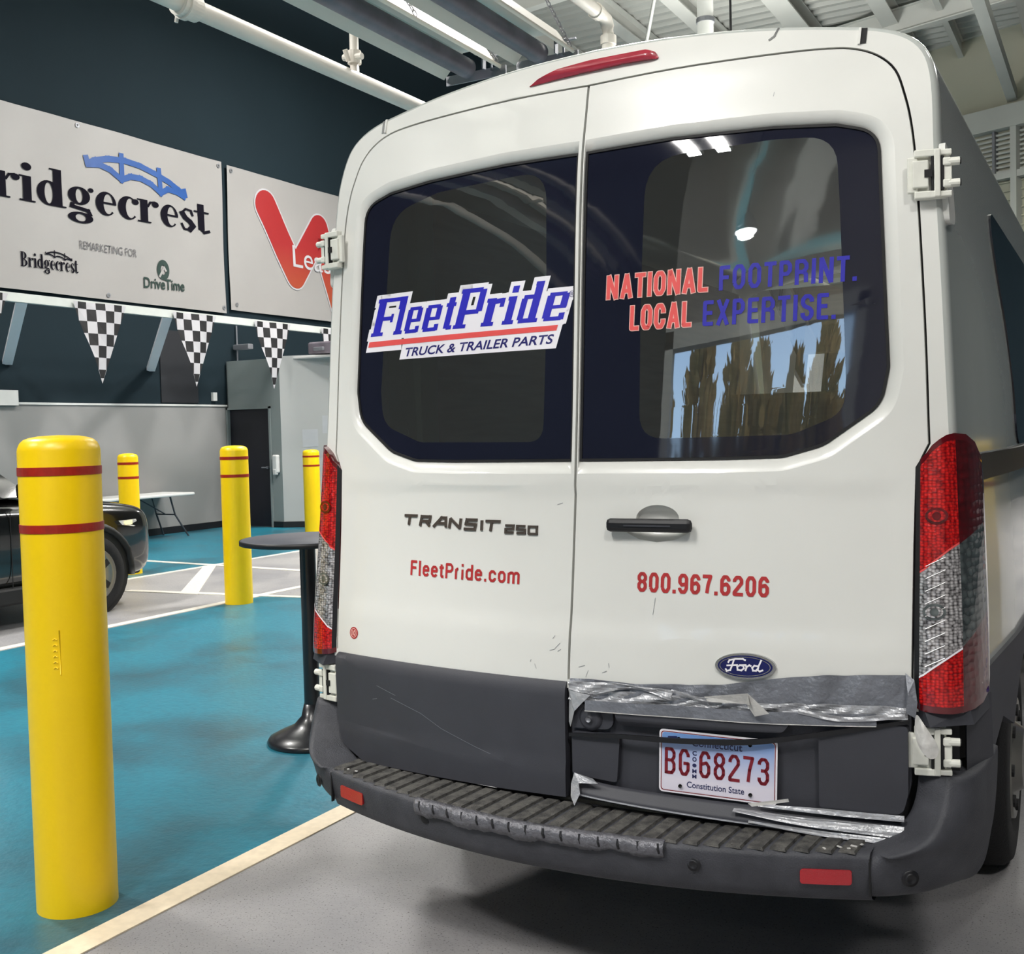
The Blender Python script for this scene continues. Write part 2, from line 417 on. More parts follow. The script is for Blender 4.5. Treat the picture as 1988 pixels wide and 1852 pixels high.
# back wall behind the photographer, with the big doorway
bw = struct(empty('wall_rear', (0, -10, 0)))
boxo('wall_section', XL, -2.3, -0.25, 0, 0, 10.5, 'teal_wall', bw)
boxo('wall_section', 1.9, 9, -0.25, 0, 0, 10.5, 'grey_wall', bw)
boxo('wall_section', -2.3, 1.9, -0.25, 0, 4.15, 10.5, 'grey_wall', bw)
boxo('door_frame', -2.42, -2.22, -0.1, 0.12, 0, 4.3, 'beamwhite', bw); boxo('door_frame', 1.82, 2.02, -0.1, 0.12, 0, 4.3, 'beamwhite', bw)
boxo('door_frame', -2.42, 2.02, -0.1, 0.12, 4.1, 4.35, 'beamwhite', bw)
# far wall, turned against the grid of the bays
ANG = math.radians(-22)
fw = struct(empty('wall_far', (-2.37, 25.4, 0), ANG))
boxo('wall_sheet', -12, 2.3, 0.05, 0.3, 0, 10.5, 'cream', fw)
boxo('wall_sheet', 2.3, 14, 0.05, 0.3, 0, 10.5, 'teal_wall', fw)  # unseen stretch, made dark so the van's side reflects dark
boxo('header_beam', -12, 2.3, -0.25, 0.05, 8.08, 8.58, 'steel', fw)
boxo('eave_trim', -12, 2.3, -0.06, 0.05, 10.38, 10.5, 'steel', fw)
boxo('girt', -12, 2.3, -0.2, 0.05, 6.95, 7.10, 'steel', fw)
boxo('girt', -12, 2.3, -0.2, 0.05, 5.14, 5.26, 'steel', fw)
boxo('girt', -12, 2.3, -0.2, 0.05, 4.70, 4.80, 'steel', fw)
boxo('post', 1.72, 1.86, -0.22, 0.05, 5.2, 8.1, 'steel', fw)
boxo('post', 1.25, 1.31, -0.12, 0.05, 5.2, 8.1, 'galv', fw)
bm = bmesh.new()
z = 7.12
while z < 8.06:
    add_box(bm, (-4.9, 0.0, z + 0.03), (14, 0.09, 0.045)); z += 0.105
from_bm('ribbed_panel', bm, 'steel', fw)['kind'] = 'stuff'
for z0, z1 in ((5.26, 6.95),):
    bm = bmesh.new(); z = z0
    while z < 6.90: add_box(bm, (-4.9, 0.02, z + 0.04), (14, 0.05, 0.03)); z += 0.2
    from_bm('ribbed_panel', bm, 'cream', fw)['kind'] = 'stuff'
# ceiling: ribbed deck, purlins, cross beams
vs = []; fs = []; y = -10.0; k = 0
prof = []
while y < 30:
    prof += [(y, 10.5), (y + 0.16, 10.5), (y + 0.20, 10.42), (y + 0.30, 10.42), (y + 0.34, 10.5)]; y += 0.38
for i, (yy, zz) in enumerate(prof): vs += [(XL - 0.2, yy, zz), (9.2, yy, zz)]
for i in range(len(prof) - 1): fs.append((2 * i, 2 * i + 1, 2 * i + 3, 2 * i + 2))
ceil = struct(pyd('ceiling', vs, fs, 'deck'))
def ibeam(name, p0, p1, wd, h, m, parent):
    p0, p1 = Vector(p0), Vector(p1); d = p1 - p0; Ln = d.length; rot = Matrix.Rotation(math.atan2(d.y, d.x), 3, 'Z'); c = (p0 + p1) / 2
    bm = bmesh.new()
    for sz, off in (((Ln, wd, 0.025), 0), ((Ln, 0.03, h), h / 2), ((Ln, wd, 0.025), h)):
        add_box(bm, (c.x, c.y, c.z + off), sz, rot)
    return from_bm(name, bm, m, parent)
for x, wd in ((-9.9, .3), (-8.05, .30), (-6.55, .32), (-4.75, .46), (-3.0, .34), (-1.95, .12), (-0.4, .3), (1.2, .3), (3.0, .3), (5, .3), (7, .3)):
    ibeam('purlin', (x, -10, 10.02), (x, 26, 10.02), wd, 0.36, 'steel', ceil)
ibeam('cross_beam', (-5.6, 23.0, 9.80), (2.0, 20.6, 9.80), 0.2, 0.5, 'steel', ceil)
ibeam('cross_beam', (-12, 17.2, 9.80), (-7.4, 16.4, 9.80), 0.2, 0.4, 'steel', ceil)
ibeam('cross_beam', (-12, 6, 9.8), (9, 6, 9.8), 0.3, 0.5, 'steel', ceil)
ibeam('cross_beam', (-12, -4, 9.8), (9, -4, 9.8), 0.3, 0.5, 'steel', ceil)
boxo('lower_beam', -0.93, -0.72, -10, 26.1, 8.7, 8.95, 'steel', ceil)
bm = bmesh.new()
for k in range(3): add_tube(bm, [(-7.6 + 1.2 * k, 17.5 + k, 10.1), (-6.4 + 1.2 * k, 19.6 + k, 10.1)], 0.03)
bm.free()

# ------------------------------------------------------------------ booth with black door
booth = tag(empty('booth', (XL, 11.2, 0)), 'grey partition booth with a black door in the far corner of the hall', 'booth')
CX, CY = -10.84, 11.2; DX, DY = -9.3, 11.9
def slabw(name, a, b, z0, z1, m, parent, th=0.12, off=(0, 0)):
    a = Vector(a); b = Vector(b); d = (b - a).normalized(); n = Vector((-d.y, d.x)) * th
    P_ = [a, b, b + n, a + n]; vs = [(p.x, p.y, z0) for p in P_] + [(p.x, p.y, z1) for p in P_]
    return pyd(name, vs, [(0, 1, 5, 4), (1, 2, 6, 5), (2, 3, 7, 6), (3, 0, 4, 7), (4, 5, 6, 7), (3, 2, 1, 0)], m, parent, recalc=True)
def bl(o): o.location = (-XL, -11.2, 0); return o
bl(slabw('front_panel', (XL+.045, 11.2), (-11.985, 11.2), 0, 2.80, 'booth_a', booth))
bl(slabw('front_panel', (-12.0, 11.2), (-11.09, 11.2), 2.0, 2.81, 'booth_a', booth))
bl(slabw('front_panel', (-11.09, 11.2), (CX, CY), 0, 2.82, 'booth_a', booth))
bl(slabw('side_panel', (CX, CY), (DX, DY), 0, 2.84, 'booth_b', booth))
bl(slabw('roof_panel', (XL+.045, 11.3), (DX + .0, 11.3 + .0), 2.78, 2.80, 'booth_b', booth, th=0.6))
bl(slabw('base_trim', (-11.09, 11.18), (CX, CY - .02), 0, 0.10, 'black', booth, th=0.02))
bl(slabw('base_trim', (CX, CY - .02), (DX, DY - .02), 0, 0.10, 'black', booth, th=0.02))
d1 = struct(boxo('door_1', -11.985, -11.085, 11.235, 11.28, 0.01, 1.99, 'doorblack'))
boxo('door_frame', -12.02, -11.985, 11.17, 11.2, 0, 2.02, 'booth_a', d1); boxo('door_frame', -11.085, -11.05, 11.17, 11.2, 0, 2.02, 'booth_a', d1)
boxo('door_frame', -12.02, -11.05, 11.17, 11.2, 1.985, 2.02, 'booth_a', d1)
bm = bmesh.new(); add_tube(bm, [(-11.16, 11.235, 1.0), (-11.16, 11.18, 1.0)], 0.02); add_tube(bm, [(-11.16, 11.18, 1.0), (-11.27, 11.18, 1.0)], 0.012)
from_bm('door_handle', bm, 'galv', d1)
bm = bmesh.new(); add_box(bm, (-10.93, 11.15, 1.06), (.1, .09, .3), bev=0.02); add_box(bm, (-10.93, 11.13, 0.93), (.07, .07, .1), bev=0.015)
tag(from_bm('soap_dispenser', bm, 'whiteplastic'), 'small white sanitizer dispenser on grey booth wall right of black door', 'dispenser')
dv = (Vector((DX, DY)) - Vector((CX, CY))).normalized()
def onb(t, z, o=0.006): p = Vector((CX, CY)) + dv * t; return (p.x + dv.y * o, p.y - dv.x * o, z)
for (t0, t1, z0, z1, lab) in ((0.36, 0.62, 1.33, 1.62, 'lower left pale paper notice on light booth wall'), (0.70, 0.98, 1.55, 1.84, 'upper right pale paper notice on light booth wall beside the van')):
    o = pyd('paper_notice', [onb(t0, z0), onb(t1, z0), onb(t1, z1), onb(t0, z1), onb(t0, z0, .002), onb(t1, z0, .002), onb(t1, z1, .002), onb(t0, z1, .002)],
            [(0, 1, 2, 3), (4, 7, 6, 5), (0, 4, 5, 1), (1, 5, 6, 2), (2, 6, 7, 3), (3, 7, 4, 0)], 'paper')
    tag(o, lab, 'paper')
# camera and bracket over the booth
sx = empty('wall_camera', (-11.9, 11.48, 3.0)); tag(sx, 'small grey camera on a thin conduit above the booth', 'camera')
bm = bmesh.new(); add_tube(bm, [(-.1, 0, .44), (-.1, 0, -.2)], .013, 8); from_bm('conduit', bm, 'galv', sx)
bm = bmesh.new(); add_box(bm, (0.08, -.05, .06), (.36, .12, .09), bev=.015); from_bm('housing', bm, 'galv', sx)
bm = bmesh.new(); add_tube(bm, [(-.1, 0, .06), (-.25, -.02, .06)], .03, 10); from_bm('lens', bm, 'black', sx)
px = empty('ceiling_projector', (-10.1, 11.7, 2.84)); tag(px, 'dark low box lying on top of the light booth wall', 'box')
bm = bmesh.new(); add_box(bm, (0, 0, .12), (.75, .4, .2), bev=.03); from_bm('casing', bm, 'tube', px)
bm = bmesh.new(); add_box(bm, (-.12, -.22, .1), (.2, .05, .06), bev=.01); from_bm('latch', bm, 'galv', px)
# small sign at the left edge
sg = boxo('wall_sign', XL + .03, XL + .06, 6.75, 7.12, 2.03, 2.24, 'trimwhite'); tag(sg, 'small white sign box at left edge above the grey wall', 'sign')
# wall switch
tag(boxo('wall_switch', XL + .0, XL + .05, 10.86, 10.95, 2.14, 2.28, 'trimwhite'), 'small pale switch box on dark wall beside the booth', 'switch')

# ------------------------------------------------------------------ banners
def bmap(off0):
    def f(u, v, off):
        wv = 0.012 * math.sin(u * 2.1 + v * 1.3) + 0.006 * math.sin(u * 5 - v * 3)
        return Vector((XL + 0.05 + off0 + off + wv, u, v))
    return f
def onban(name, bm, off, m, parent): 
    # u runs along +Y which is the reading direction seen from the hall
    return place(name, bm, bmap(off), m, parent, grid=0.25)
def ell_ring(cx, cy, rx, ry, irx, iry, n=26):
    return [disc(cx, cy, rx, ry, n), disc(cx, cy, irx, iry, n)[::-1]]
def didone(word, x, y, h, adv=1.0):
    """fat-and-thin serif letters built from stems and contrast bowls; returns shape loops groups"""
    G = []; S = 0.17 * h; T = 0.05 * h; xh = 0.66 * h
    def rect(x0, x1, y0, y1): G.append([[(x0, y0), (x1, y0), (x1, y1), (x0, y1)]])
    def stem(x0, top, foot=True, head=True):
        rect(x0, x0 + S, y, y + top)
        if foot: rect(x0 - S * .45, x0 + S * 1.45, y, y + T * .8)
        if head: rect(x0 - S * .45, x0 + S * .5, y + top - T * .8, y + top)
    def ring(cx, cy, rx, ry): G.append(ell_ring(cx, cy, rx, ry, rx - S * .92, ry - T))
    for ch in word:
        if ch == 'B':
            stem(x, h * 1.02); 
            for cyy, ryy, rxx in ((y + h * .76, h * .26, .33 * h), (y + h * .265, h * .265, .38 * h)):
                o = [(x + S * .5, cyy - ryy)] + [(x + S * .9 + rxx * math.cos(a), cyy + ryy * math.sin(a)) for a in [(-PI / 2 + PI * k / 14) for k in range(15)]] + [(x + S * .5, cyy + ryy)]
                i = [(x + S * .95, cyy - ryy + T)] + [(x + S * .95 + (rxx - S) * math.cos(a), cyy + (ryy - T) * math.sin(a)) for a in [(-PI / 2 + PI * k / 14) for k in range(15)]]
                G.append([o, i[::-1]])
            x += .66 * h
        elif ch == 'r':
            stem(x, xh); G.append([disc(x + .36 * h, y + xh - .09 * h, .085 * h, .085 * h, 14)])
            for q in stroke([(x + S, y + xh * .7), (x + S + .07 * h, y + xh * .92), (x + .36 * h, y + xh - T * .4)], T): G.append([q])
            x += .50 * h
        elif ch == 'i':
            stem(x, xh); G.append([disc(x + S * .5, y + h * .90, .10 * h, .10 * h, 16)]); x += .32 * h
        elif ch == 'd':
            ring(x + .20 * h, y + xh / 2, .24 * h, xh / 2); stem(x + .30 * h, h); x += .60 * h
        elif ch == 'g':
            ring(x + .22 * h, y + xh * .62, .23 * h, xh * .37); ring(x + .24 * h, y - .18 * h, .27 * h, .15 * h)
            for q in stroke([(x + .08 * h, y + xh * .3), (x + .06 * h, y + .10 * h), (x + .40 * h, y + .04 * h), (x + .46 * h, y - .1 * h)], .09 * h): G.append([q])
            G.append([disc(x + .47 * h, y + xh * .93, .06 * h, .06 * h, 12)]); x += .58 * h
        elif ch in 'ec':
            rx, ry = .23 * h, xh / 2; cx, cy = x + .22 * h, y + ry
            a0, a1 = (0.0, 2 * PI - 0.75) if ch == 'e' else (0.65, 2 * PI - 0.75)
            A = [a0 + (a1 - a0) * k / 24 for k in range(25)]
            o = [(cx + rx * math.cos(a), cy + ry * math.sin(a)) for a in A]
            i = [(cx + S * .30 + (rx - S * .72) * math.cos(a), cy + (ry - T) * math.sin(a)) for a in A]
            for k in range(24): G.append([[o[k], o[k + 1], i[k + 1], i[k]]])
            if ch == 'e': rect(cx - rx * .5, cx + rx * .98, cy - T * .1, cy + T * .9)
            else: G.append([disc(cx + rx * .72, cy + ry * .62, .08 * h, .08 * h, 12)])
            x += .50 * h
        elif ch == 's':
            P_ = [(.34, .48), (.30, .62), (.16, .64), (.06, .52), (.14, .38), (.26, .28), (.34, .16), (.24, .02), (.10, .03), (.04, .18)]
            for k in range(len(P_) - 1):
                wd = .14 if 3 <= k <= 6 else .06
                for q in stroke([(x + P_[k][0] * h, y + P_[k][1] * h), (x + P_[k + 1][0] * h, y + P_[k + 1][1] * h)], wd * h, caps=.6): G.append([q])
            x += .44 * h
        elif ch == 't':
            rect(x + .04 * h, x + .04 * h + S, y + .08 * h, y + h * .88); rect(x - .06 * h, x + .34 * h, y + xh - T, y + xh)
            for q in stroke([(x + .12 * h, y + .10 * h), (x + .2 * h, y + .02 * h), (x + .34 * h, y + .08 * h)], .08 * h, caps=.5): G.append([q])
            x += .42 * h
    return G, x
def groups_bm(G):
    bm = bmesh.new()
    for g in G:
        b = flat(g) if len(g) > 1 else polys(g)
        me = bpy.data.meshes.new('t'); b.to_mesh(me); b.free(); bm.from_mesh(me); bpy.data.meshes.remove(me)
    return bm
BRIDGE = [([(0, .62), (.02, .30)], .05), ([(.0, .34), (.08, .52), (.2, .66), (.36, .74), (.52, .70), (.68, .56), (.82, .40), (.93, .22), (1.0, .02)], .05),
          ([(.0, .34), (.12, .42), (.22, .34), (.33, .12), (.42, .28), (.52, .30), (.62, .20), (.72, -.02), (.80, .16), (.90, .14), (1.0, .02)], .05),
          ([(.33, .95), (.335, .12)], .05), ([(.71, .80), (.72, -.02)], .05), ([(.98, .32), (1.0, .02)], .05)]
def bridge_bm(x0, y0, W_, H_, k=1.0):
    G = []
    for pts, wd in BRIDGE: G += stroke([(x0 + p[0] * W_, y0 + p[1] * H_) for p in pts], wd * k * W_ * .92)
    return polys(G)

bn = tag(empty('wall_banner', (0, 0, 0)), 'pale banner with dark serif lettering and a blue bridge on the teal wall', 'banner')
onban('cloth', flat([[(5.2, 3.63), (11.24, 3.63), (11.24, 6.18), (5.2, 6.18)]]), 0, 'banner', bn)
G, _ = didone('Bridgecrest', 0, 0, 1.0)
b = groups_bm(G); onban('lettering', fit(b, (6.30, 4.68), (10.93, 4.74), (6.30, 5.40)), .012, 'ink', bn)
onban('bridge_emblem', bridge_bm(8.42, 5.42, 1.98, .48), .012, 'bridge_blue', bn)
b = textbm('REMARKETING FOR', -.004); onban('small_lettering', fit(b, (8.26, 4.33), (9.31, 4.33), (8.26, 4.45)), .012, 'inkgrey', bn)
G, _ = didone('Bridgecrest', 0, 0, 1.0)
b = groups_bm(G); onban('small_lettering', fit(b, (7.24, 3.89), (8.22, 3.90), (7.24, 4.16)), .012, 'ink', bn)
onban('small_emblem', bridge_bm(7.65, 4.13, .46, .12, .8), .012, 'ink', bn)
b = textbm('DriveTime', .02); onban('small_lettering', fit(b, (9.44, 3.88), (10.27, 3.90), (9.44, 4.05)), .012, 'inkgreen', bn)
G = ell_ring(9.84, 4.20, .125, .16, .05, .075); onban('small_emblem', flat(G), .012, 'inkgreen', bn)
onban('small_emblem', polys(stroke([(9.76, 4.08), (9.86, 4.24), (9.90, 4.18)], .035)), .013, 'banner', bn)
for u, v in ((8.3, 6.12), (11.16, 6.10), (11.18, 3.72), (8.75, 3.70)):
    onban('grommet', flat(ell_ring(u, v, .035, .035, .015, .015, 14)), .014, 'galv', bn)
bn2 = tag(empty('wall_banner', (0, 0, 0)), 'pale banner with a big red rounded W, partly behind the white van', 'banner')
onban('cloth', flat([[(11.36, 3.70), (17.0, 3.70), (17.0, 6.15), (11.36, 6.15)]]), 0, 'banner', bn2)
def capsule(P, wd):
    G = []
    for i in range(len(P) - 1):
        G += stroke([P[i], P[i + 1]], wd)
    for p in P: G.append(disc(p[0], p[1], wd / 2, wd / 2, 24))
    return G
m = bpy.data.materials.new('banner_red_fade'); nt, p, out = nodes(m)
tc = nt.nodes.new('ShaderNodeTexCoord'); sp = nt.nodes.new('ShaderNodeSeparateXYZ'); rp = nt.nodes.new('ShaderNodeValToRGB'); mr = nt.nodes.new('ShaderNodeMapRange')
mr.inputs[1].default_value = 3.9; mr.inputs[2].default_value = 5.0
nt.links.new(tc.outputs['Object'], sp.inputs[0]); nt.links.new(sp.outputs[2], mr.inputs[0]); nt.links.new(mr.outputs[0], rp.inputs[0]); nt.links.new(rp.outputs[0], p.inputs['Base Color'])
rp.color_ramp.elements[0].color = (*s2l((.62, .29, .16)), 1); rp.color_ramp.elements[1].color = (*s2l((.60, .13, .14)), 1)
M['redfade'] = m
Wp = [(12.30, 5.62), (13.06, 4.50), (13.80, 5.42), (14.35, 4.02), (15.3, 5.6)]
onban('emblem', polys(capsule(Wp, .60)), .010, 'flagwhite', bn2)
onban('emblem', polys(capsule(Wp, .54)), .014, 'redfade', bn2)
b = textbm('Lease', .0); onban('lettering', fit(b, (12.98, 4.62), (14.45, 4.60), (12.98, 5.02)), .020, 'flagwhite', bn2)
for u, v in ((11.45, 6.07), (11.5, 3.80)): onban('grommet', flat(ell_ring(u, v, .035, .035, .015, .015, 14)), .014, 'galv', bn2)

# ------------------------------------------------------------------ awning rail, braces, pennants
rail = tag(empty('wall_rail', (-10.6, 0, 0)), 'long pale horizontal rail with slanted braces below the banners', 'rail')
boxo('rail_bar', -.05, .03, -4, 24, 3.25, 3.36, 'beamwhite', rail)
for (ya, yb) in ((3.85, 4.6), (6.21, 7.01), (8.60, 9.56), (14.4, 15.4)):
    a = Vector((-.03, ya, 3.27)); b_ = Vector((XL + 10.6, yb, 2.61)); d = b_ - a; bm = bmesh.new()
    rot = d.to_track_quat('X', 'Z').to_matrix(); add_box(bm, tuple((a + b_) / 2), (d.length, .13, .05), rot)
    from_bm('brace', bm, 'decalwhite', rail)
def pennant_mesh():
    Wd, H_ = .88, 1.06; cell = .142; rh = .157; bm = bmesh.new(); k = 0
    def edge(zz): return Wd / 2 * (1 - zz / H_)
    z0 = 0; row = 0
    rows = [0.0, .09]
    while rows[-1] < H_ - .12: rows.append(rows[-1] + rh)
    rows[-1] = H_ - .07; rows.append(H_)
    for r in range(len(rows) - 1):
        za, zb = rows[r], rows[r + 1]
        for c in range(-4, 5):
            xa, xb = (c - .5) * cell, (c + .5) * cell
            P_ = []
            for (xx, zz) in ((xa, za), (xb, za), (xb, zb), (xa, zb)):
                e = edge(zz); P_.append((max(-e, min(e, xx)), zz))
            if P_[1][0] - P_[0][0] < 1e-4 : continue
            vs_ = [bm.verts.new((0.02 * math.sin(p_[0] * 8 + p_[1] * 4), p_[0], -p_[1])) for p_ in P_]
            f = bm.faces.new(vs_); f.material_index = 0 if (r + c) % 2 else 1
            if r == len(rows) - 2: f.material_index = 0
    bmesh.ops.remove_doubles(bm, verts=bm.verts, dist=1e-5)
    me = bpy.data.meshes.new('pennant'); bm.to_mesh(me); bm.free(); return me
pme = pennant_mesh(); pme.materials.append(M['flagwhite']); pme.materials.append(M['flagblack'])
PL = ['black and white checkered pennant cut off by the left edge', 'checkered pennant hanging left, below the big serif lettering', 'checkered pennant hanging before the dark panel, left of the booth',
      'checkered pennant hanging before the grey booth', 'checkered pennant mostly hidden behind the white van']
for i, (y, lab) in enumerate(zip((5.52, 7.34, 9.05, 10.74, 12.38), PL)):
    o = bpy.data.objects.new('pennant', pme); C.objects.link(o); o.location = (-10.54, y, 3.335)
    tag(o, lab, 'pennant', 'checkered pennants along the rail')

# ------------------------------------------------------------------ bollards
def bollard(x, y, h, lab, bands, r=.125, rot=0):
    t = tag(empty('bollard', (x, y, 0), rot), lab, 'bollard', 'yellow bollards')
    prof = [(r, 0.0), (r, h - .5), (r, h - .046), (r - .002, h - .036), (r - .009, h - .020), (r - .020, h - .010), (r - .036, h - .004), (r * .5, h + .001), (0.0, h + .004)]
    lathe('sleeve', prof, 'yellow', t, 64)
    for z0 in bands:
        lathe('band', [(r - .001, z0 - .014), (r + .0022, z0 - .013), (r + .0022, z0 + .013), (r - .001, z0 + .014)], 'redband', t, 64, smooth=False)
    return t
b1 = bollard(-1.66, -.50, 1.525, 'large yellow bollard with two red bands in the left foreground', (1.415, 1.235))
bm = bmesh.new()
for k in range(5):
    bm2 = ell = None
add_box(bm, (0, 0, 0), (.004, .028, .11)); 
bm.free()
bm = bmesh.new()   # the moulded mark low on the sleeve
for k in range(6):
    a = math.radians(-52); zz = .80 + k * .018
    c, s = math.cos(a), math.sin(a)
    add_tube(bm, [(.126 * math.cos(a + q), .126 * math.sin(a + q), zz + (.004 if 0 < abs(q) < .09 else 0)) for q in (-.10, -.05, 0)], .0022, 6)
add_tube(bm, [(.126 * math.cos(math.radians(-52) + .06), .126 * math.sin(math.radians(-52) + .06), zz) for zz in (.78, .92)], .002, 6)
from_bm('moulded_mark', bm, 'yellow', b1, True)
bollard(-5.72, 4.62, 1.435, 'yellow bollard between the foreground bollard and the black round table', (1.325, 1.165))
bollard(-8.48, 5.86, 1.36, 'yellow bollard behind the bonnet of the black car, before the folding table', (1.25, 1.09), .112)
bollard(-9.45, 10.25, 1.30, 'small yellow bollard seen just above the black round table', (1.20, 1.06))
bollard(-9.05, 3.5, 1.36, 'yellow bollard at the left edge, beyond the black car', (1.25, 1.09))
bollard(1.95, 4.2, 1.45, 'yellow bollard on the right side of the van, mirrored in its paint', (1.34, 1.18))
dr = tag(empty('drum', (1.85, 2.9, 0)), 'blue and red stand-in drum added right of the van for its reflection in the paint', 'drum')  # invented object, gives the van's side its blue and red reflection
lathe('drum_body', [(0, 0), (.2, 0), (.2, .28), (.207, .3), (.2, .32), (.2, .85)], 'drumblue', dr); lathe('drum_lid', [(.2, .85), (.21, .86), (.21, .98), (0, .98)], 'drumred', dr)

# ------------------------------------------------------------------ tables
rt = tag(empty('bar_table', (-2.17, 1.324, 0)), 'tall round bar table with grey top and black pedestal beside the van', 'table')
lathe('table_top', [(0, .985), (.310, .985), (.322, .990), (.322, 1.005), (.315, 1.010), (0, 1.010)], 'tabletop', rt, 72)
lathe('edge_band', [(.321, .984), (.3245, .986), (.3245, 1.006), (.321, 1.008)], 'black', rt, 72)
lathe('pole', [(.039, .05), (.039, .985)], 'blackmetal', rt, 32)
lathe('foot', [(0, .0), (.22, .0), (.225, .012), (.215, .03), (.165, .055), (.095, .085), (.055, .13), (.041, .19), (0, .19)], 'blackmetal', rt, 64)
ft = tag(empty('folding_table', (-11.6, 8.75, 0)), 'white folding table with grey legs against the grey wall', 'table')
bm = bmesh.new(); add_box(bm, (-.05, 0, .66), (.70, 1.85, .045), bev=.015); from_bm('table_top', bm, 'whiteplastic', ft)
for sy in (-1, 1):
    for sx_ in (-1, 1):
        bm = bmesh.new(); add_tube(bm, [(sx_ * .20 - .05, sy * .55, .64), (sx_ * .20 - .05, sy * .64, .35), (sx_ * .27 - .05, sy * .84, .0)], .014, 8); from_bm('leg', bm, 'legmetal', ft)
    bm = bmesh.new(); add_tube(bm, [(-.25, sy * .64, .35), (.15, sy * .64, .35)], .011, 8); from_bm('crossbar', bm, 'legmetal', ft)
    bm = bmesh.new(); add_tube(bm, [(-.05, sy * .1, .63), (-.05, sy * .64, .35)], .01, 8); from_bm('brace', bm, 'legmetal', ft)

# ------------------------------------------------------------------ overhead pipe and tube heaters
pp = tag(empty('overhead_pipe', (-4.0, 0, 4.33)), 'long cream painted pipe running left of the tube heaters', 'pipe')
bm = bmesh.new(); add_tube(bm, [(0, -8, 0), (0, 24, 0)], .062, 24, False); from_bm('pipe_run', bm, 'pipe', pp, True)
bm = bmesh.new(); add_tube(bm, [(0, 2.42, 0), (0, 2.58, 0)], .085, 24); add_tube(bm, [(0, 2.46, 0), (0, 2.50, 0)], .098, 24); add_tube(bm, [(-.08, 2.5, .0), (-.10, 2.5, -.09)], .012, 8); from_bm('coupling', bm, 'pipe', pp, False)
bm = bmesh.new(); add_tube(bm, [(0, 4.30, 0.03), (0, 4.30, .62)], .036, 16); from_bm('riser', bm, 'pipe', pp, True)
bm = bmesh.new(); add_tube(bm, [(0, 4.30, .12), (0, 4.30, .22)], .055, 12); add_tube(bm, [(-.09, 4.28, .18), (.09, 4.28, .16)], .026, 10); add_tube(bm, [(0, 4.22, .12), (0, 4.18, .2)], .02, 8); from_bm('union', bm, 'pipe', pp, False)

def chain_bm(a, b, link_len=.05):
    a, b = Vector(a), Vector(b); d = b - a; n = max(2, int(d.length / (link_len * .72))); bm = bmesh.new()
    q = d.to_track_quat('Z', 'X').to_matrix()
    for i in range(n):
        c = a + d * (i + .5) / n; P_ = []
        for k in range(9):
            t = 2 * PI * k / 8; v = Vector((math.cos(t) * .013, 0, math.sin(t) * link_len * .5))
            if i % 2: v = Vector((0, v.x, v.z))
            P_.append(c + q @ v)
        add_tube(bm, P_, .0042, 5, False)
    return bm
def heater(xa, xtl, xtr, xb, yend, lab, flare):
    h = tag(empty('tube_heater', ((xtl + xtr) / 2, yend, 4.2)), lab, 'heater', 'overhead tube heaters')
    cx = (xtl + xtr) / 2; L0, L1 = -11.0, 0.0; z0 = .10
    A, B_, Cc, D_ = xa - cx, xtl - cx + .02, xtr - cx - .02, xb - cx
    prof = [(A, .0), (A + .015, -.012), (B_, .16), (Cc, .16), (D_ - .015, -.012), (D_, 0)]
    vs = []; fs = []
    for (x, z) in prof: vs += [(x, L0, z), (x, L1, z)]
    for (x, z) in prof: vs += [(x, L0, z + .012), (x, L1, z + .012)]
    n = len(prof)
    for i in range(n - 1): fs += [(2 * i, 2 * i + 1, 2 * i + 3, 2 * i + 2), (2 * (i + n), 2 * (i + n) + 2, 2 * (i + n) + 3, 2 * (i + n) + 1)]
    pyd('reflector', vs, fs, 'reflector', h)
    bm = bmesh.new(); add_tube(bm, [(0, L0, .0), (0, -.16, .0), (0, -.10, .0)], .072, 28); from_bm('burner_tube', bm, 'tube', h, True)
    bm = bmesh.new(); add_box(bm, (0, .02, -.02), (D_ - A, .012, .07)); add_box(bm, (-.11, -.05, .06), (.01, .05, .14)); add_box(bm, (.11, -.05, .06), (.01, .05, .14))
    add_box(bm, ((D_ + .115) / 2, 0.02, .10), (D_ - .115, .02, .012)); add_box(bm, (D_ * .62, .0, .05), (.014, .014, .12)); from_bm('end_bracket', bm, 'galv', h)
    for yy in (-.03, -1.1):
        from_bm('chain', chain_bm((D_ - .02, yy, .03), (.02, yy - .35, .62)), 'galv', h)
        from_bm('chain', chain_bm((.02, yy - .35, .62), (.02, yy - .35, 5.6), .09), 'galv', h)
    return h
heater(-3.20, -3.03, -2.80, -2.68, 4.33, 'overhead tube heater with pale reflector, left one of the pair above the van roof', 1)
heater(-2.58, -2.43, -2.20, -2.08, 4.33, 'overhead tube heater with bright reflector, right one nearer the middle of the van roof', 1)
# exhaust elbow, ceiling pipe, duct and rods
pl = tag(empty('ceiling_pipe', (0, 0, 0)), 'white ceiling pipe with an elbow turning straight down above the brake light', 'pipe')
bm = bmesh.new(); add_tube(bm, [(-7.05, 15.4, 9.0), (-7.0, 14.4, 8.95), (-6.93, 15.7, 8.85)], .1, 12)
bm.free()
bm = bmesh.new(); add_tube(bm, [(-6.60, 12.0, 8.7), (-6.57, 14.95, 8.7), (-6.55, 15.10, 8.66), (-6.55, 15.17, 8.55), (-6.55, 15.19, 8.4), (-6.55, 15.19, 0.0)], .115, 16); from_bm('pipe_run', bm, 'pipe', pl, True)
bm = bmesh.new(); add_tube(bm, [(-6.58, 14.7, 8.7), (-6.58, 14.85, 8.7)], .14, 16); add_tube(bm, [(-6.55, 15.19, 8.40), (-6.55, 15.19, 8.25)], .14, 16); from_bm('coupling', bm, 'pipe', pl)
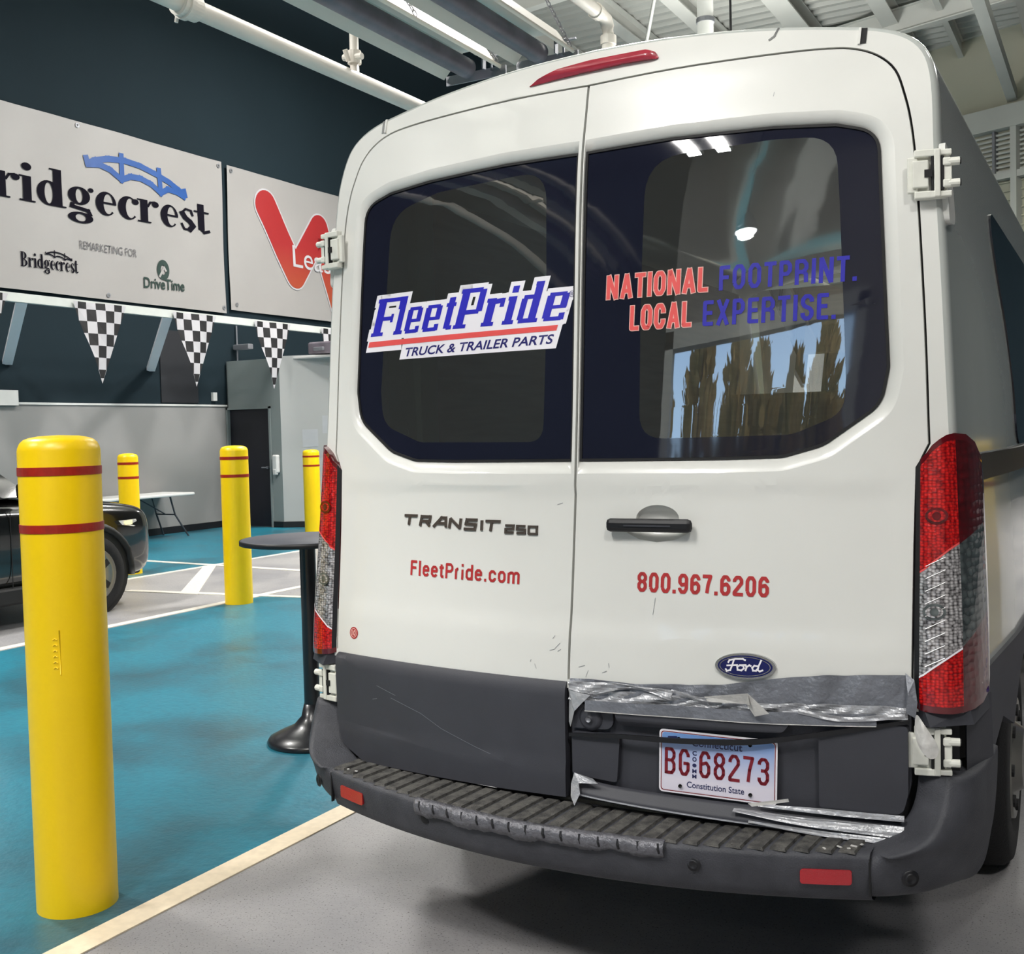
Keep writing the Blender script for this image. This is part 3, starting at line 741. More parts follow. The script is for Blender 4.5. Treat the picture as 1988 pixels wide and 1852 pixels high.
bm = bmesh.new(); add_tube(bm, [(-5.25, 16.6, 10.4), (-5.25, 16.6, 0.0)], .145, 24); 
dd = tag(empty('round_duct', (0, 0, 0)), 'grey vertical round duct under the ceiling, above the van middle', 'duct'); from_bm('duct_run', bm, 'deck', dd, True)
bm = bmesh.new(); add_tube(bm, [(-5.25, 16.6, 8.88), (-5.25, 16.6, 8.80)], .165, 24); from_bm('joint_ring', bm, 'galv', dd)
rd = tag(empty('tie_rod', (0, 0, 0)), 'thin pale diagonal tie rod below the ceiling, left of the round duct', 'rod')
bm = bmesh.new(); add_tube(bm, [(-5.1, 14.2, 9.3), (-7.5, 19.2, 9.3)], .035, 8); from_bm('rod_bar', bm, 'steel', rd, True)
# lamps (above, behind and beyond the photographer)
def striplamp(x, y, z, ln_, wd, power, lab, grp, rotz=0):
    t = tag(empty('strip_lamp', (x, y, z), rotz), lab, 'lamp', grp)
    boxo('lamp_housing', -wd / 2 - .02, wd / 2 + .02, -ln_ / 2, ln_ / 2, .01, .07, 'beamwhite', t)
    d = bpy.data.lights.new('lamp_light', 'AREA'); d.shape = 'RECTANGLE'; d.size = wd; d.size_y = ln_; d.energy = power * LAMP; d.color = (1, .975, .94)
    o = bpy.data.objects.new('lamp_light', d); C.objects.link(o); o.parent = t; return t
striplamp(-.88, -3.6, 5.0, 2.2, .16, 120, 'left strip lamp of the pair above the photographer, mirrored in the van window', 'strip lamps above the van')
striplamp(-.52, -3.6, 5.0, 2.2, .16, 120, 'right strip lamp of the pair above the photographer, mirrored in the van window', 'strip lamps above the van')
def highbay(x, y, z, power, lab, size=1.2):
    t = tag(empty('high_bay_lamp', (x, y, z)), lab, 'lamp', 'high bay lamps')
    lathe('lamp_shade', [(.05, .30), (.09, .28), (.20, .10), (.24, .0), (.235, .0), (.19, .09), (.08, .26)], 'galv', t, 24)
    bm = bmesh.new(); add_tube(bm, [(0, 0, .28), (0, 0, 10.4 - z)], .022, 6); from_bm('hanger', bm, 'black', t)
    lathe('lamp_globe', [(0, .0), (.20, .02), (.17, .10), (0, .12)], 'lampglow', t, 24)
    for up, e_, sz in ((0, 1.0, size), (1, 1.1, size * 1.6)):
        if up and size < 1: continue
        d = bpy.data.lights.new('lamp_light', 'AREA'); d.shape = 'DISK'; d.size = sz; d.energy = power * LAMP * e_; d.color = (1, .975, .94)
        o = bpy.data.objects.new('lamp_light', d); C.objects.link(o); o.parent = t; o.location = (0, 0, .34 if up else -.03)
        if up: o.rotation_euler = (PI, 0, 0)  # upward fill light added to brighten the ceiling
highbay(-.55, -8.3, 4.9, 40, 'hanging lamp near the doorway, mirrored in the right van window', .3)
for (x, y, z, pw_, lab) in ((-7.0, -6, 8.2, 900, 'high bay lamp behind the photographer on the left'), (4.5, -6, 8.2, 500, 'high bay lamp behind the photographer on the right'), (-8.0, 0.5, 8.2, 680, 'high bay lamp above the black car'),
    (5.5, 4, 8.2, 120, 'high bay lamp right of the van'), (-3.6, 8.0, 8.3, 800, 'high bay lamp high above the aisle beyond the van'), (5.0, 13, 8.2, 450, 'high bay lamp far right beyond the van'), (.2, 14, 8.4, 900, 'high bay lamp beyond the van roof'), (-7.5, 11.5, 8.6, 800, 'high bay lamp over the middle of the aisle'), (-4.93, 17.08, 6.1, 420, 'lamp added out of sight behind the van to brighten the ceiling, its thin rod showing right of the duct')):  # the last lamp is added, unseen, to lift the ceiling
    highbay(x, y, z, pw_, lab)
for i, (x, y) in enumerate(() and ((-9.5, -6), (-5.2, -6), (4.5, -5), (-8.5, 0.5), (4.5, 2), (-9.8, 9), (4.6, 9), (-2.0, 18.5), (-8.5, 16.5))):
    striplamp(x, y, 8.6 if i < 5 or i == 6 else 9.4, 1.3, .7, 620, 'high bay lamp high under the hall ceiling, outside the picture', 'high bay lamps')

# ------------------------------------------------------------------ outdoors behind the doorway (seen in the window's reflection)
gr = struct(boxo('ground', -60, 60, -80, -10.3, -.35, -.02, 'asphalt'))
def tree(x, y, h, seed, kind, lab):
    rnd = random.Random(seed)
    t = tag(empty('conifer' if kind == 0 else 'bare_tree', (x, y, 0)), lab, 'tree', 'trees outside the doorway')
    bm = bmesh.new(); add_tube(bm, [(0, 0, 0), (.1, 0, h * .5), (0, 0, h * .96)], .16, 8, r2=.03); from_bm('trunk', bm, 'bark', t)
    vs = []; fs = []
    if kind == 0:
        for k in range(700):
            zz = h * (.06 + .94 * (k / 700)); rr = (1 - zz / h) * h * .17 + .12; a = k * 2.399 + rnd.random()
            L_ = rr * (.6 + .6 * rnd.random()); d = Vector((math.cos(a), math.sin(a), -.25 + rnd.uniform(-.2, .2))); s_ = Vector((-math.sin(a), math.cos(a), 0)) * (L_ * .13 + .05)
            b0 = Vector((0, 0, zz)); m0 = b0 + d * L_ * .6; e0 = b0 + d * L_; i = len(vs)
            vs += [b0, m0 + s_, e0, m0 - s_, m0 + Vector((0, 0, -.12 * L_))]; fs += [(i, i + 1, i + 4), (i + 1, i + 2, i + 4), (i + 2, i + 3, i + 4), (i + 3, i, i + 4)]
        pyd('foliage', vs, fs, 'needles', t)['kind'] = 'stuff'
    else:
        for k in range(1500):
            a = rnd.uniform(0, 2 * PI); zz = h * rnd.uniform(.12, 1.0); q = math.sin(PI * min(1, zz / h * .9 + .1)) * h * .15 * math.sqrt(rnd.random()) + .05
            c = Vector((math.cos(a) * q, math.sin(a) * q, zz)); d = Vector((math.cos(a) * .5, math.sin(a) * .5, 1 + rnd.random())).normalized() * rnd.uniform(.25, .7); s_ = Vector((math.cos(k), 0, math.sin(k))) * rnd.uniform(.08, .19)
            i = len(vs); vs += [c, c + s_ + d * .5, c + d, c - s_ + d * .5]; fs += [(i, i + 1, i + 2, i + 3)]
        pyd('twigs', vs, fs, 'twig', t)['kind'] = 'stuff'
M['twig'] = mat('brown_twigs', (176, 146, 92), 0.9, var=0.3, vscale=2, col2=(120, 112, 66))
tx = [(-9.5, 8.5, 0), (-7.9, 8, 1), (-6.3, 7.6, 1), (-4.9, 8.6, 0), (-3.5, 7.6, 1), (-2.1, 7.2, 1), (-.7, 6.4, 1), (.6, 6.0, 1), (1.9, 6.6, 1), (3.3, 9.5, 0), (4.8, 7.6, 1), (6.3, 8.2, 1), (7.9, 8.8, 0)]
for i, (x, h) in enumerate(((-8, 4.6), (-5.4, 5.2), (-2.9, 4.4), (-.4, 4.9), (2.2, 4.5), (4.7, 5.3), (7.2, 4.8))):
    rnd = random.Random(i + 50); t = tag(empty('bush', (x, -17.5 - (i % 2) * .9, 0)), 'olive brown bush outside the doorway, number %s from the left, mirrored in the window' % ('one', 'two', 'three', 'four', 'five', 'six', 'seven')[i], 'bush', 'bushes outside the doorway')
    bm = bmesh.new()
    for k in range(3): add_tube(bm, [(0, 0, 0), (rnd.uniform(-.6, .6), rnd.uniform(-.4, .4), h * .7)], .05, 6, r2=.02)
    from_bm('stems', bm, 'bark', t); vs = []; fs = []
    for k in range(2200):
        a = rnd.uniform(0, 2 * PI); zz = h * rnd.random(); q = 1.25 * math.sqrt(rnd.random()) * (1 - .55 * (zz / h) ** 3)
        c = Vector((math.cos(a) * q, math.sin(a) * q * .5, zz)); d = Vector((rnd.uniform(-1, 1), rnd.uniform(-.6, .6), rnd.uniform(-.2, 1.2))).normalized() * rnd.uniform(.15, .4); s_ = Vector((d.z, 0, -d.x)).normalized() * rnd.uniform(.06, .14)
        j = len(vs); vs += [c, c + s_ + d * .5, c + d, c - s_ + d * .5]; fs += [(j, j + 1, j + 2, j + 3)]
    pyd('foliage', vs, fs, 'twig', t)['kind'] = 'stuff'
SIDE = ['far left', 'outer left', 'left', 'inner left', 'left of centre', 'just left of centre', 'centre', 'just right of centre', 'right of centre', 'inner right', 'right', 'outer right', 'far right']
for i, (x, h, kd) in enumerate(tx):
    tree(x * 1.25, -22 - (i % 3) * 3.2, h * (1 + .13 * (i % 3)), i, kd, ('dark evergreen' if kd == 0 else 'brownish bare tree') + ' outside the doorway, %s, mirrored in the window' % SIDE[i].replace(' of ', ' of '))

GL = {'O': ([[(0, .2), (0, .8), (.28, 1), (.72, 1), (1, .8), (1, .2), (.72, 0), (.28, 0), (0, .2)]], 1), 'N': ([[(0, 0), (0, 1)], [(0, 1), (1, 0)], [(1, 0), (1, 1)]], 1.06), 'A': ([[(0, 0), (.5, 1)], [(.5, 1), (1, 0)], [(.2, .26), (.8, .26)]], 1.1),
      'T': ([[(0, 1), (1, 1)], [(.5, 1), (.5, 0)]], .92), 'I': ([[(.5, 0), (.5, 1)]], .34), 'L': ([[(0, 1), (0, 0), (1, 0)]], .82), 'F': ([[(0, 0), (0, 1), (1, 1)], [(0, .52), (.85, .52)]], .84),
      'P': ([[(0, 0), (0, 1), (.72, 1), (1, .84), (1, .62), (.72, .46), (0, .46)]], .96), 'R': ([[(0, 0), (0, 1), (.72, 1), (1, .84), (1, .66), (.72, .5), (0, .5)], [(.7, .5), (.98, .38), (1, 0)]], 1),
      'E': ([[(1, 1), (0, 1), (0, 0), (1, 0)], [(0, .51), (.85, .51)]], .84), 'X': ([[(0, 0), (1, 1)], [(0, 1), (1, 0)]], 1.05),
      'S': ([[(1, .74), (.98, .88), (.7, 1), (.3, 1), (0, .86), (0, .68), (.2, .56), (.8, .44), (1, .32), (1, .14), (.7, 0), (.3, 0), (.02, .12), (0, .26)]], .96),
      'C': ([[(1, .66), (1, .8), (.72, 1), (.28, 1), (0, .8), (0, .2), (.28, 0), (.72, 0), (1, .2), (1, .34)]], .98), '.': ([[(.5, 0), (.5, .045)]], .34),
      '8': ([[(.28, .53), (0, .68), (0, .85), (.28, 1), (.72, 1), (1, .85), (1, .68), (.72, .53), (.28, .53), (0, .36), (0, .16), (.28, 0), (.72, 0), (1, .16), (1, .36), (.72, .53)]], 1),
      '9': ([[(1, .5), (.3, .42), (0, .58), (0, .84), (.28, 1), (.72, 1), (1, .84), (1, .2), (.72, 0), (.28, 0), (0, .16), (0, .24)]], 1), '6': ([[(0, .5), (.7, .58), (1, .42), (1, .16), (.72, 0), (.28, 0), (0, .16), (0, .8), (.28, 1), (.72, 1), (1, .84), (1, .76)]], 1),
      '7': ([[(0, 1), (1, 1), (.62, .5), (.45, 0)]], .95), '2': ([[(0, .74), (0, .84), (.28, 1), (.72, 1), (1, .84), (1, .66), (0, .12), (0, 0), (1, 0)]], 1), '3': ([[(0, .78), (.02, .88), (.28, 1), (.72, 1), (1, .86), (1, .66), (.75, .53), (.4, .53)], [(.75, .53), (1, .38), (1, .16), (.72, 0), (.28, 0), (.02, .12), (0, .24)]], 1),
      'B': ([[(0, 0), (0, 1), (.72, 1), (1, .86), (1, .68), (.75, .53), (0, .53)], [(.75, .53), (1, .38), (1, .14), (.72, 0), (0, 0)]], 1), 'G': ([[(1, .74), (1, .82), (.72, 1), (.28, 1), (0, .8), (0, .2), (.28, 0), (.72, 0), (1, .18), (1, .46), (.6, .46)]], 1),
      'M': ([[(0, 0), (0, 1), (.5, .3), (1, 1), (1, 0)]], 1.3),
      'l': ([[(.5, 0), (.5, 1)]], .34), 'i': ([[(.5, 0), (.5, .68)], [(.5, .90), (.5, 1.0)]], .34), 't': ([[(.4, .95), (.4, .1), (.6, 0), (.95, 0)], [(0, .70), (.95, .70)]], .55), 'e': ([[(0, .38), (1, .38), (1, .55), (.72, .70), (.28, .70), (0, .55), (0, .15), (.28, 0), (.72, 0), (1, .13)]], .86),
      'r': ([[(0, 0), (0, .70)], [(0, .5), (.4, .68), (1, .70)]], .52), 'd': ([[(1, 1), (1, 0)], [(1, .6), (.72, .70), (.28, .70), (0, .55), (0, .15), (.28, 0), (.72, 0), (1, .1)]], .88), 'c': ([[(1, .48), (1, .56), (.72, .70), (.28, .70), (0, .55), (0, .15), (.28, 0), (.72, 0), (1, .14), (1, .22)]], .84),
      'o': ([[(0, .15), (0, .55), (.28, .70), (.72, .70), (1, .55), (1, .15), (.72, 0), (.28, 0), (0, .15)]], .86), 'm': ([[(0, 0), (0, .70)], [(0, .6), (.2, .70), (.38, .70), (.5, .6), (.5, 0)], [(.5, .6), (.7, .70), (.88, .70), (1, .6), (1, 0)]], 1.35)}
GL['0'] = GL['O']
def gothic(word, x0, x1, z0, z1, wd, gap=.22, slope=0.0, grow=0.0, lean=0.0):
    tot = sum(GL[c][1] for c in word) + gap * (len(word) - 1); k = (x1 - x0) / tot; h = z1 - z0; G = []; x = x0; w2 = wd / 2
    for c in word:
        st, aw = GL[c]; W_ = aw * k
        for ln_ in st:
            P_ = [(x + w2 + p[0] * (W_ - 2 * w2), w2 + p[1] * (h - 2 * w2)) for p in ln_]
            if c != '.' and tuple(ln_[0]) != tuple(ln_[-1]):
                P_ = [Vector(q) for q in P_]
                for a_, b_ in ((0, 1), (-1, -2)):
                    dd_ = P_[a_] - P_[b_]
                    if abs(dd_.x) < 1e-6 or abs(dd_.y) < 1e-6: P_[a_] = P_[a_] + dd_.normalized() * (w2 if not (0 < ln_[a_][1] < 1 and abs(dd_.x) < 1e-6) else 0)
                    elif len(ln_) == 2: P_[a_].y += math.copysign(w2, dd_.y)
                P_ = [tuple(q) for q in P_]
            if c == '.': P_ = [(x + W_ / 2, 0), (x + W_ / 2, wd * 1.05)]
            elif grow:
                P_ = list(P_); 
                for a_, b_ in ((0, 1), (-1, -2)):
                    d_ = Vector(P_[a_]) - Vector(P_[b_]); d_ = d_.normalized() * grow; P_[a_] = (P_[a_][0] + d_.x, P_[a_][1] + d_.y)
            s_ = []
            for q0, q1 in zip(P_[:-1], P_[1:]): s_ += stroke([q0, q1], wd + 2 * grow, caps=0)
            for lp in s_: G.append([(q[0] + q[1] * lean, z0 + q[1] + slope * (q[0] - x0)) for q in lp])
            if c != '.' and len(ln_) > 2:
                for q in P_[1:-1]: G.append([(u + v_ * lean, z0 + v_ + slope * (u - x0)) for u, v_ in disc(q[0], q[1], w2 + grow, w2 + grow, 10)])
        x += W_ + gap * k
    return polys(G)

# ------------------------------------------------------------------ the van: rear surface
ZK = [.2, .6, .80, .93, 1.128, 1.35, 1.55, 1.985, 2.15, 2.284, 2.40, 2.467, 2.56, 2.70]
YK = [-.216, -.215, -.212, -.198, -.170, -.142, -.120, -.081, -.064, -.044, -.014, .003, .036, .12]
def crm(x, xs, ys):
    n = len(xs)
    if x <= xs[0]: return ys[0]
    if x >= xs[-1]: return ys[-1]
    i = max(k for k in range(n - 1) if xs[k] <= x)
    def tan_(k):
        if k == 0: return (ys[1] - ys[0]) / (xs[1] - xs[0])
        if k == n - 1: return (ys[-1] - ys[-2]) / (xs[-1] - xs[-2])
        return (ys[k + 1] - ys[k - 1]) / (xs[k + 1] - xs[k - 1])
    h = xs[i + 1] - xs[i]; t = (x - xs[i]) / h
    return ((2 * t ** 3 - 3 * t * t + 1) * ys[i] + (t ** 3 - 2 * t * t + t) * h * tan_(i) + (-2 * t ** 3 + 3 * t * t) * ys[i + 1] + (t ** 3 - t * t) * h * tan_(i + 1))
def F(X, Z):
    k = interp(Z, [.7, 2.2], [.145, .09])
    y = crm(Z, ZK, YK) + k * X * X
    a = sm((.86 - abs(X)) / .04)
    y += a * (.005 * sm((1.352 - Z) / .022) * sm((Z - .94) / .05))
    return y
def rmap(off=0.0):
    if callable(off): return lambda u, v, o: Vector((u, F(u, v) - off(u, v) - o, v))
    return lambda u, v, o: Vector((u, F(u, v) - off - o, v))
BO = [(0, 2.600), (.2, 2.594), (.375, 2.580), (.55, 2.557), (.70, 2.530), (.78, 2.513), (.845, 2.487), (.890, 2.448), (.915, 2.395), (.928, 2.31), (.934, 2.17),
      (.943, 2.0), (.952, 1.83), (.960, 1.65), (.968, 1.48), (.982, 1.2), (.992, 1.0), (.996, .80)]
def cdense(P_, k=4):
    out = []; n = len(P_)
    for i in range(n - 1):
        a, b, c, d = P_[max(i - 1, 0)], P_[i], P_[i + 1], P_[min(i + 2, n - 1)]
        for q in range(k):
            t = q / k
            out.append(tuple(.5 * (2 * b[j] + (c[j] - a[j]) * t + (2 * a[j] - 5 * b[j] + 4 * c[j] - d[j]) * t * t + (3 * b[j] - a[j] - 3 * c[j] + d[j]) * t ** 3) for j in (0, 1)))
    out.append(P_[-1]); return out
BO = cdense(BO, 3)
def inset(half, d):
    """move an open half outline towards the van's middle"""
    out = []; n = len(half)
    for i in range(n):
        a = Vector(half[max(i - 1, 0)]); b = Vector(half[min(i + 1, n - 1)]); t = (b - a).normalized()
        nn = Vector((t.y, -t.x)); nn = -nn if nn.dot(Vector((.5, 1.6)) - Vector(half[i])) < 0 else nn
        p = Vector(half[i]) + nn * d
        if i == 0: p.x = 0
        if i == n - 1: p.y = half[i][1]
        out.append((p.x, p.y))
    return out
def full(half): return [(-x, z) for x, z in half[::-1]] + [(x, z) for x, z in half if x > 1e-6]
DO = [(0, 2.478), (.25, 2.482), (.52, 2.476), (.66, 2.468), (.73, 2.455), (.785, 2.428), (.825, 2.385), (.848, 2.32), (.864, 2.25), (.876, 2.15), (.888, 1.95), (.899, 1.72), (.906, 1.50), (.908, 1.45), (.893, 1.418), (.880, 1.385), (.876, 1.2), (.873, .823)]
DO = cdense(DO[:13], 4) + DO[13:]
def polyoff(P_, d):
    out = []; n = len(P_); A = sum(P_[i - 1][0] * P_[i][1] - P_[i][0] * P_[i - 1][1] for i in range(n))
    s = 1 if A > 0 else -1
    for i in range(n):
        a = Vector(P_[i - 1]); b = Vector(P_[(i + 1) % n]); p = Vector(P_[i])
        e1 = (p - a); e2 = (b - p)
        if e1.length < 1e-9 or e2.length < 1e-9: out.append(tuple(p)); continue
        n1 = Vector((e1.y, -e1.x)).normalized() * s; n2 = Vector((e2.y, -e2.x)).normalized() * s
        nn = (n1 + n2)
        nn = nn / max(.5, nn.length_squared / 2) if nn.length > .3 else n1
        out.append((p.x + nn.x * d, p.y + nn.y * d))
    return out

van = tag(empty('van', (0, 0, 0)), 'white high-roof cargo van seen from behind, blue and red lettering, duct-taped right door', 'van')
# frame around the doors
hole = full(inset(DO, -.006)); 
ringo = full(inset(BO, .014))
place('rear_frame', flat([ringo, hole[::-1]]), rmap(0), 'paint', van, thick=.03, grid=.05)
so = full(inset(DO, -.022)); si = full(inset(DO, .03))
place('door_seal', flat([so, si[::-1]]), rmap(-.018), 'seam', van, grid=.08)
place('door_seal', flat([[(-.02, .50), (.02, .50), (.02, 2.47), (-.02, 2.47)]]), rmap(-.016), 'seam', van, grid=.1)
# body shell
def widen(Y, z): return .045 * sm((Y - .05) / 1.0) * sm((2.25 - z) / .7)
def sideX(Y, z):
    zs = [p[1] for p in BO[::-1]]; xs = [p[0] for p in BO[::-1]]
    return interp(z, zs, xs) + widen(Y, z)
secs = []
for ins, fo in ((.014, 0.0), (.008, .0025), (.003, .008), (0, .018), (0, .05)):
    pts = full(inset(BO, ins)); secs.append([(x, F(x, z) + fo, z) for x, z in pts])
for Y in (.2, .35, .55, .8, 1.1, 1.6, 2.4, 3.3, 4.2):
    pts = full(BO); secs.append([(x + (1 if x > 0 else -1) * widen(Y, z) * (abs(x) > .01), Y, z) for x, z in pts])
vs = [p for s in secs for p in s]; n = len(secs[0]); fs = []
for i in range(len(secs) - 1):
    for j in range(n - 1): fs.append((i * n + j, (i + 1) * n + j, (i + 1) * n + j + 1, i * n + j + 1))
pyd('body_shell', vs, fs, 'paint_shaded', van, True, True)
# cab front, windscreen, bonnet (far side of the van)
def cab(Y, top, k):
    return [(x * k + (1 if x > 0 else -1) * .045 * (abs(x) > .01), Y, .8 + (z - .8) * (top - .8) / 1.8) for x, z in full(BO)]
cs = [cab(4.2, 2.6, 1), cab(4.55, 2.5, .99)]
vs = [p for s in cs for p in s]; fs = [(j, n + j, n + j + 1, j + 1) for j in range(n - 1)]
pyd('cab_roof', vs, fs, 'paint', van, True, True)
cs = [cab(5.15, 1.52, .98), cab(5.7, 1.25, .95), cab(5.92, .9, .86)]
vs = [p for s in cs for p in s]; fs = [(i * n + j, (i + 1) * n + j, (i + 1) * n + j + 1, i * n + j + 1) for i in range(2) for j in range(n - 1)] + [tuple(range(2 * n, 3 * n))]
pyd('bonnet', vs, fs, 'paint', van, True, True)
pyd('windscreen', [(-.86, 4.56, 2.42), (.86, 4.56, 2.42), (.97, 5.15, 1.5), (-.97, 5.15, 1.5)], [(0, 1, 2, 3)], 'pane', van)
for s in (-1, 1): pyd('cab_door', [(s * 1.01, 4.2, .8), (s * 1.0, 5.2, .8), (s * .99, 5.15, 1.5), (s * .93, 4.55, 2.45), (s * .94, 4.2, 2.4)], [(0, 1, 2, 3, 4)], 'paint', van)
boxo('underbody', -.78, .78, .05, 5.6, .40, .80, 'seam', van)  # plain dark box placed to block light beneath the van
boxo('load_floor', -.95, .95, .02, 4.2, .80, .83, 'vanin', van)
for s in (-1, 1):
    boxo('inner_lining', min(s * .84, s * .86), max(s * .84, s * .86), .35, 4.1, .83, 2.35, 'vanin', van)
    bm = bmesh.new(); add_box(bm, (s * .76, .20, 1.6), (.13, .10, 1.6))
    for k in range(7): add_tube(bm, [(s * .76, .155, 1.0 + k * .17), (s * .76, .148, 1.0 + k * .17)], .012, 10)
    from_bm('inner_pillar', bm, 'vanpillar', van)
boxo('bulkhead', -.88, .88, 3.9, 3.95, .83, 1.7, 'vanin', van)
def smap(s, off=0.0): return lambda u, v, o: Vector((s * (sideX(u, v) + off + o), u, v))
for s in (-1, 1):
    g = place('side_window', flat([rounded([(1.12, 1.42, .1), (4.1, 1.42, .1), (4.1, 2.20, .1), (1.12, 2.20, .1)])]), smap(s, .006), 'frit', van, thick=.008, grid=.2)
    g['label'] = 'dark side window glass'
    place('side_moulding', flat([rounded([(.10, 1.345, .01), (4.1, 1.345, .01), (4.1, 1.415, .01), (.10, 1.415, .01)])]), smap(s, .022), 'black', van, thick=.03, grid=.15)
    arch = [(1.15 + .46 * math.cos(a), .37 + .46 * math.sin(a)) for a in [PI - PI * k / 20 for k in range(21)]]
    P_ = [(.10, .84), (.10, .62), (.24, .52), (.30, .45)] 
    P_ = [(.05, .845), (.05, .50), (.50, .66)] + [(1.15 + .52 * math.cos(a), .37 + .44 * math.sin(a)) for a in [math.radians(150 - 120 * k / 12) for k in range(13)]] + [(1.68, .40), (4.3, .40), (4.3, .845)]
    place('lower_cladding', flat([P_]), smap(s, .012), 'clad', van, thick=.03, grid=.15)
def wheel(x, y, s):
    t = lathe('wheel', [(0, .05), (.10, .06), (.12, .03), (.20, .035), (.205, .0), (.215, -.16)], 'rim', van, 32, (0, 0, 0), 'X')
    t.location = (x, y, .36)
    if s < 0: t.rotation_euler = (0, 0, PI)
    for q in range(8):
        a = q * PI / 4; bm = bmesh.new(); add_tube(bm, [(.030, math.cos(a) * .162, math.sin(a) * .162), (.0415, math.cos(a) * .162, math.sin(a) * .162)], .020, 12); from_bm('rim_hole', bm, 'seam', t)
    lathe('tyre', [(.205, .0), (.25, .035), (.33, .03), (.355, .005), (.362, -.04), (.362, -.16), (.355, -.195), (.33, -.215), (.22, -.20)], 'rubber', t, 48, (0, 0, 0), 'X')
for s in (-1, 1):
    wheel(s * .975, 1.15, s); wheel(s * .975, 4.95, s)

# ---- doors
WO = [(.008, 1.417), (.41, 1.417, .05), (.565, 1.420, .10), (.665, 1.448, .12), (.803, 1.548, .09), (.820, 1.64, .08), (.813, 1.80, .1), (.803, 2.04, .1), (.795, 2.235, .11), (.69, 2.266, .05), (.53, 2.280, .1), (.256, 2.288, .1), (.008, 2.284)]
WI = [(.181, 1.475, .07), (.585, 1.478, .13), (.712, 1.53, .10), (.716, 1.62, .1), (.710, 1.80, .1), (.700, 2.06, .1), (.690, 2.235, .11), (.53, 2.245, .1), (.188, 2.238, .11), (.180, 1.83, .1)]
WIL = [(.110, 1.472, .05), (.55, 1.478, .10), (.705, 1.535, .10), (.716, 1.64, .1), (.700, 1.90, .1), (.682, 2.195, .11), (.50, 2.238, .1), (.116, 2.250, .09), (.106, 1.85, .1)]
HANDLE = [(.155, 1.262)] + [(.24 + .060 * math.cos(a), 1.262 + .037 * math.sin(a)) for a in [PI - PI * k / 12 for k in range(13)]] + [(.325, 1.262), (.338, 1.236), (.32, 1.222), (.29, 1.207), (.24, 1.200), (.19, 1.207), (.16, 1.222), (.142, 1.236)]
for s, nm in ((-1, 'left'), (1, 'right')):
    c0 = .0035
    half = [(c0, .823)] + [p for p in DO[::-1] if p[0] > .01] + [(c0, 2.478)]
    out = [(s * x, z) for x, z in half]
    wo = densify(rounded(WO)); wsr = polyoff(wo, .034)
    wsr = [(max(x, .007 if s > 0 else .013), z) for x, z in wsr]
    h = [(s * x, z) for x, z in wsr]
    loops = [out, h]
    if s > 0: loops.append(HANDLE)
    d = place('rear_door', flat(loops), rmap(0), 'paint', van, thick=.022, grid=.025)
    d['label'] = 'left rear door' if s < 0 else 'right rear door with handle and taped lower edge'
    wo2 = [(max(x, .007 if s > 0 else .013), z) for x, z in wo]
    n_ = len(wo2); vs = [Vector((s * x, F(x, z), z)) for x, z in wsr] + [Vector((s * x, F(x, z) + .009, z)) for x, z in wo2] + [Vector((s * x, F(x, z) + .016, z)) for x, z in wo2]
    mid = [((a[0] + b[0]) / 2, (a[1] + b[1]) / 2) for a, b in zip(wsr, wo2)]
    fs = [(i, (i + 1) % n_, n_ + (i + 1) % n_, n_ + i) for i in range(n_)] + [(n_ + i, n_ + (i + 1) % n_, 2 * n_ + (i + 1) % n_, 2 * n_ + i) for i in range(n_)]
    pyd('window_surround', vs, fs, 'paint', d, True, True)
    sealo = polyoff(wo2, -.006)
    n_ = len(wo2)
    place('window_gasket', flat([[(s * x, z) for x, z in wo2], [(s * x, z) for x, z in polyoff(wo2, -.007)]]), rmap(-.006), 'seam', d, thick=.004, grid=.1)
    wi = rounded(WI if s > 0 else WIL)
    g = place('window_border', flat([[(s * x, z) for x, z in wo2], [(s * x, z) for x, z in wi]]), rmap(-.010), 'frit', d, grid=.04); g['label'] = 'black printed glass border'
    g = place('window_pane', flat([[(s * x, z) for x, z in wi]]), rmap(-.0101), 'pane', d, grid=.04); g['label'] = 'tinted see-through glass'
    if s > 0:
        def hoff(u, v):
            return -.030 * sm(1 - ((u - .24) / .11) ** 2 - ((v - 1.245) / .055) ** 2) - .002
        place('handle_dish', flat([polyoff(HANDLE, .002)]), rmap(hoff), 'paint', d, grid=.008)
        bm = bmesh.new(); add_box(bm, (0, 0, 0), (.238, .024, .036), bev=.0115)
        hb = from_bm('door_handle', bm, 'black', d); hb.location = (.2245, F(.2245, 1.245) - .022, 1.246); hb.rotation_euler = (0, 0, math.atan(2 * .13 * .2245)); hb['label'] = 'black bar handle'
        bm = bmesh.new(); add_box(bm, (0, 0, .0), (.13, .006, .004)); b_ = from_bm('handle_groove', bm, 'clad', d); b_.location = (.2245, F(.2245, 1.245) - .034, 1.246); b_.rotation_euler = hb.rotation_euler
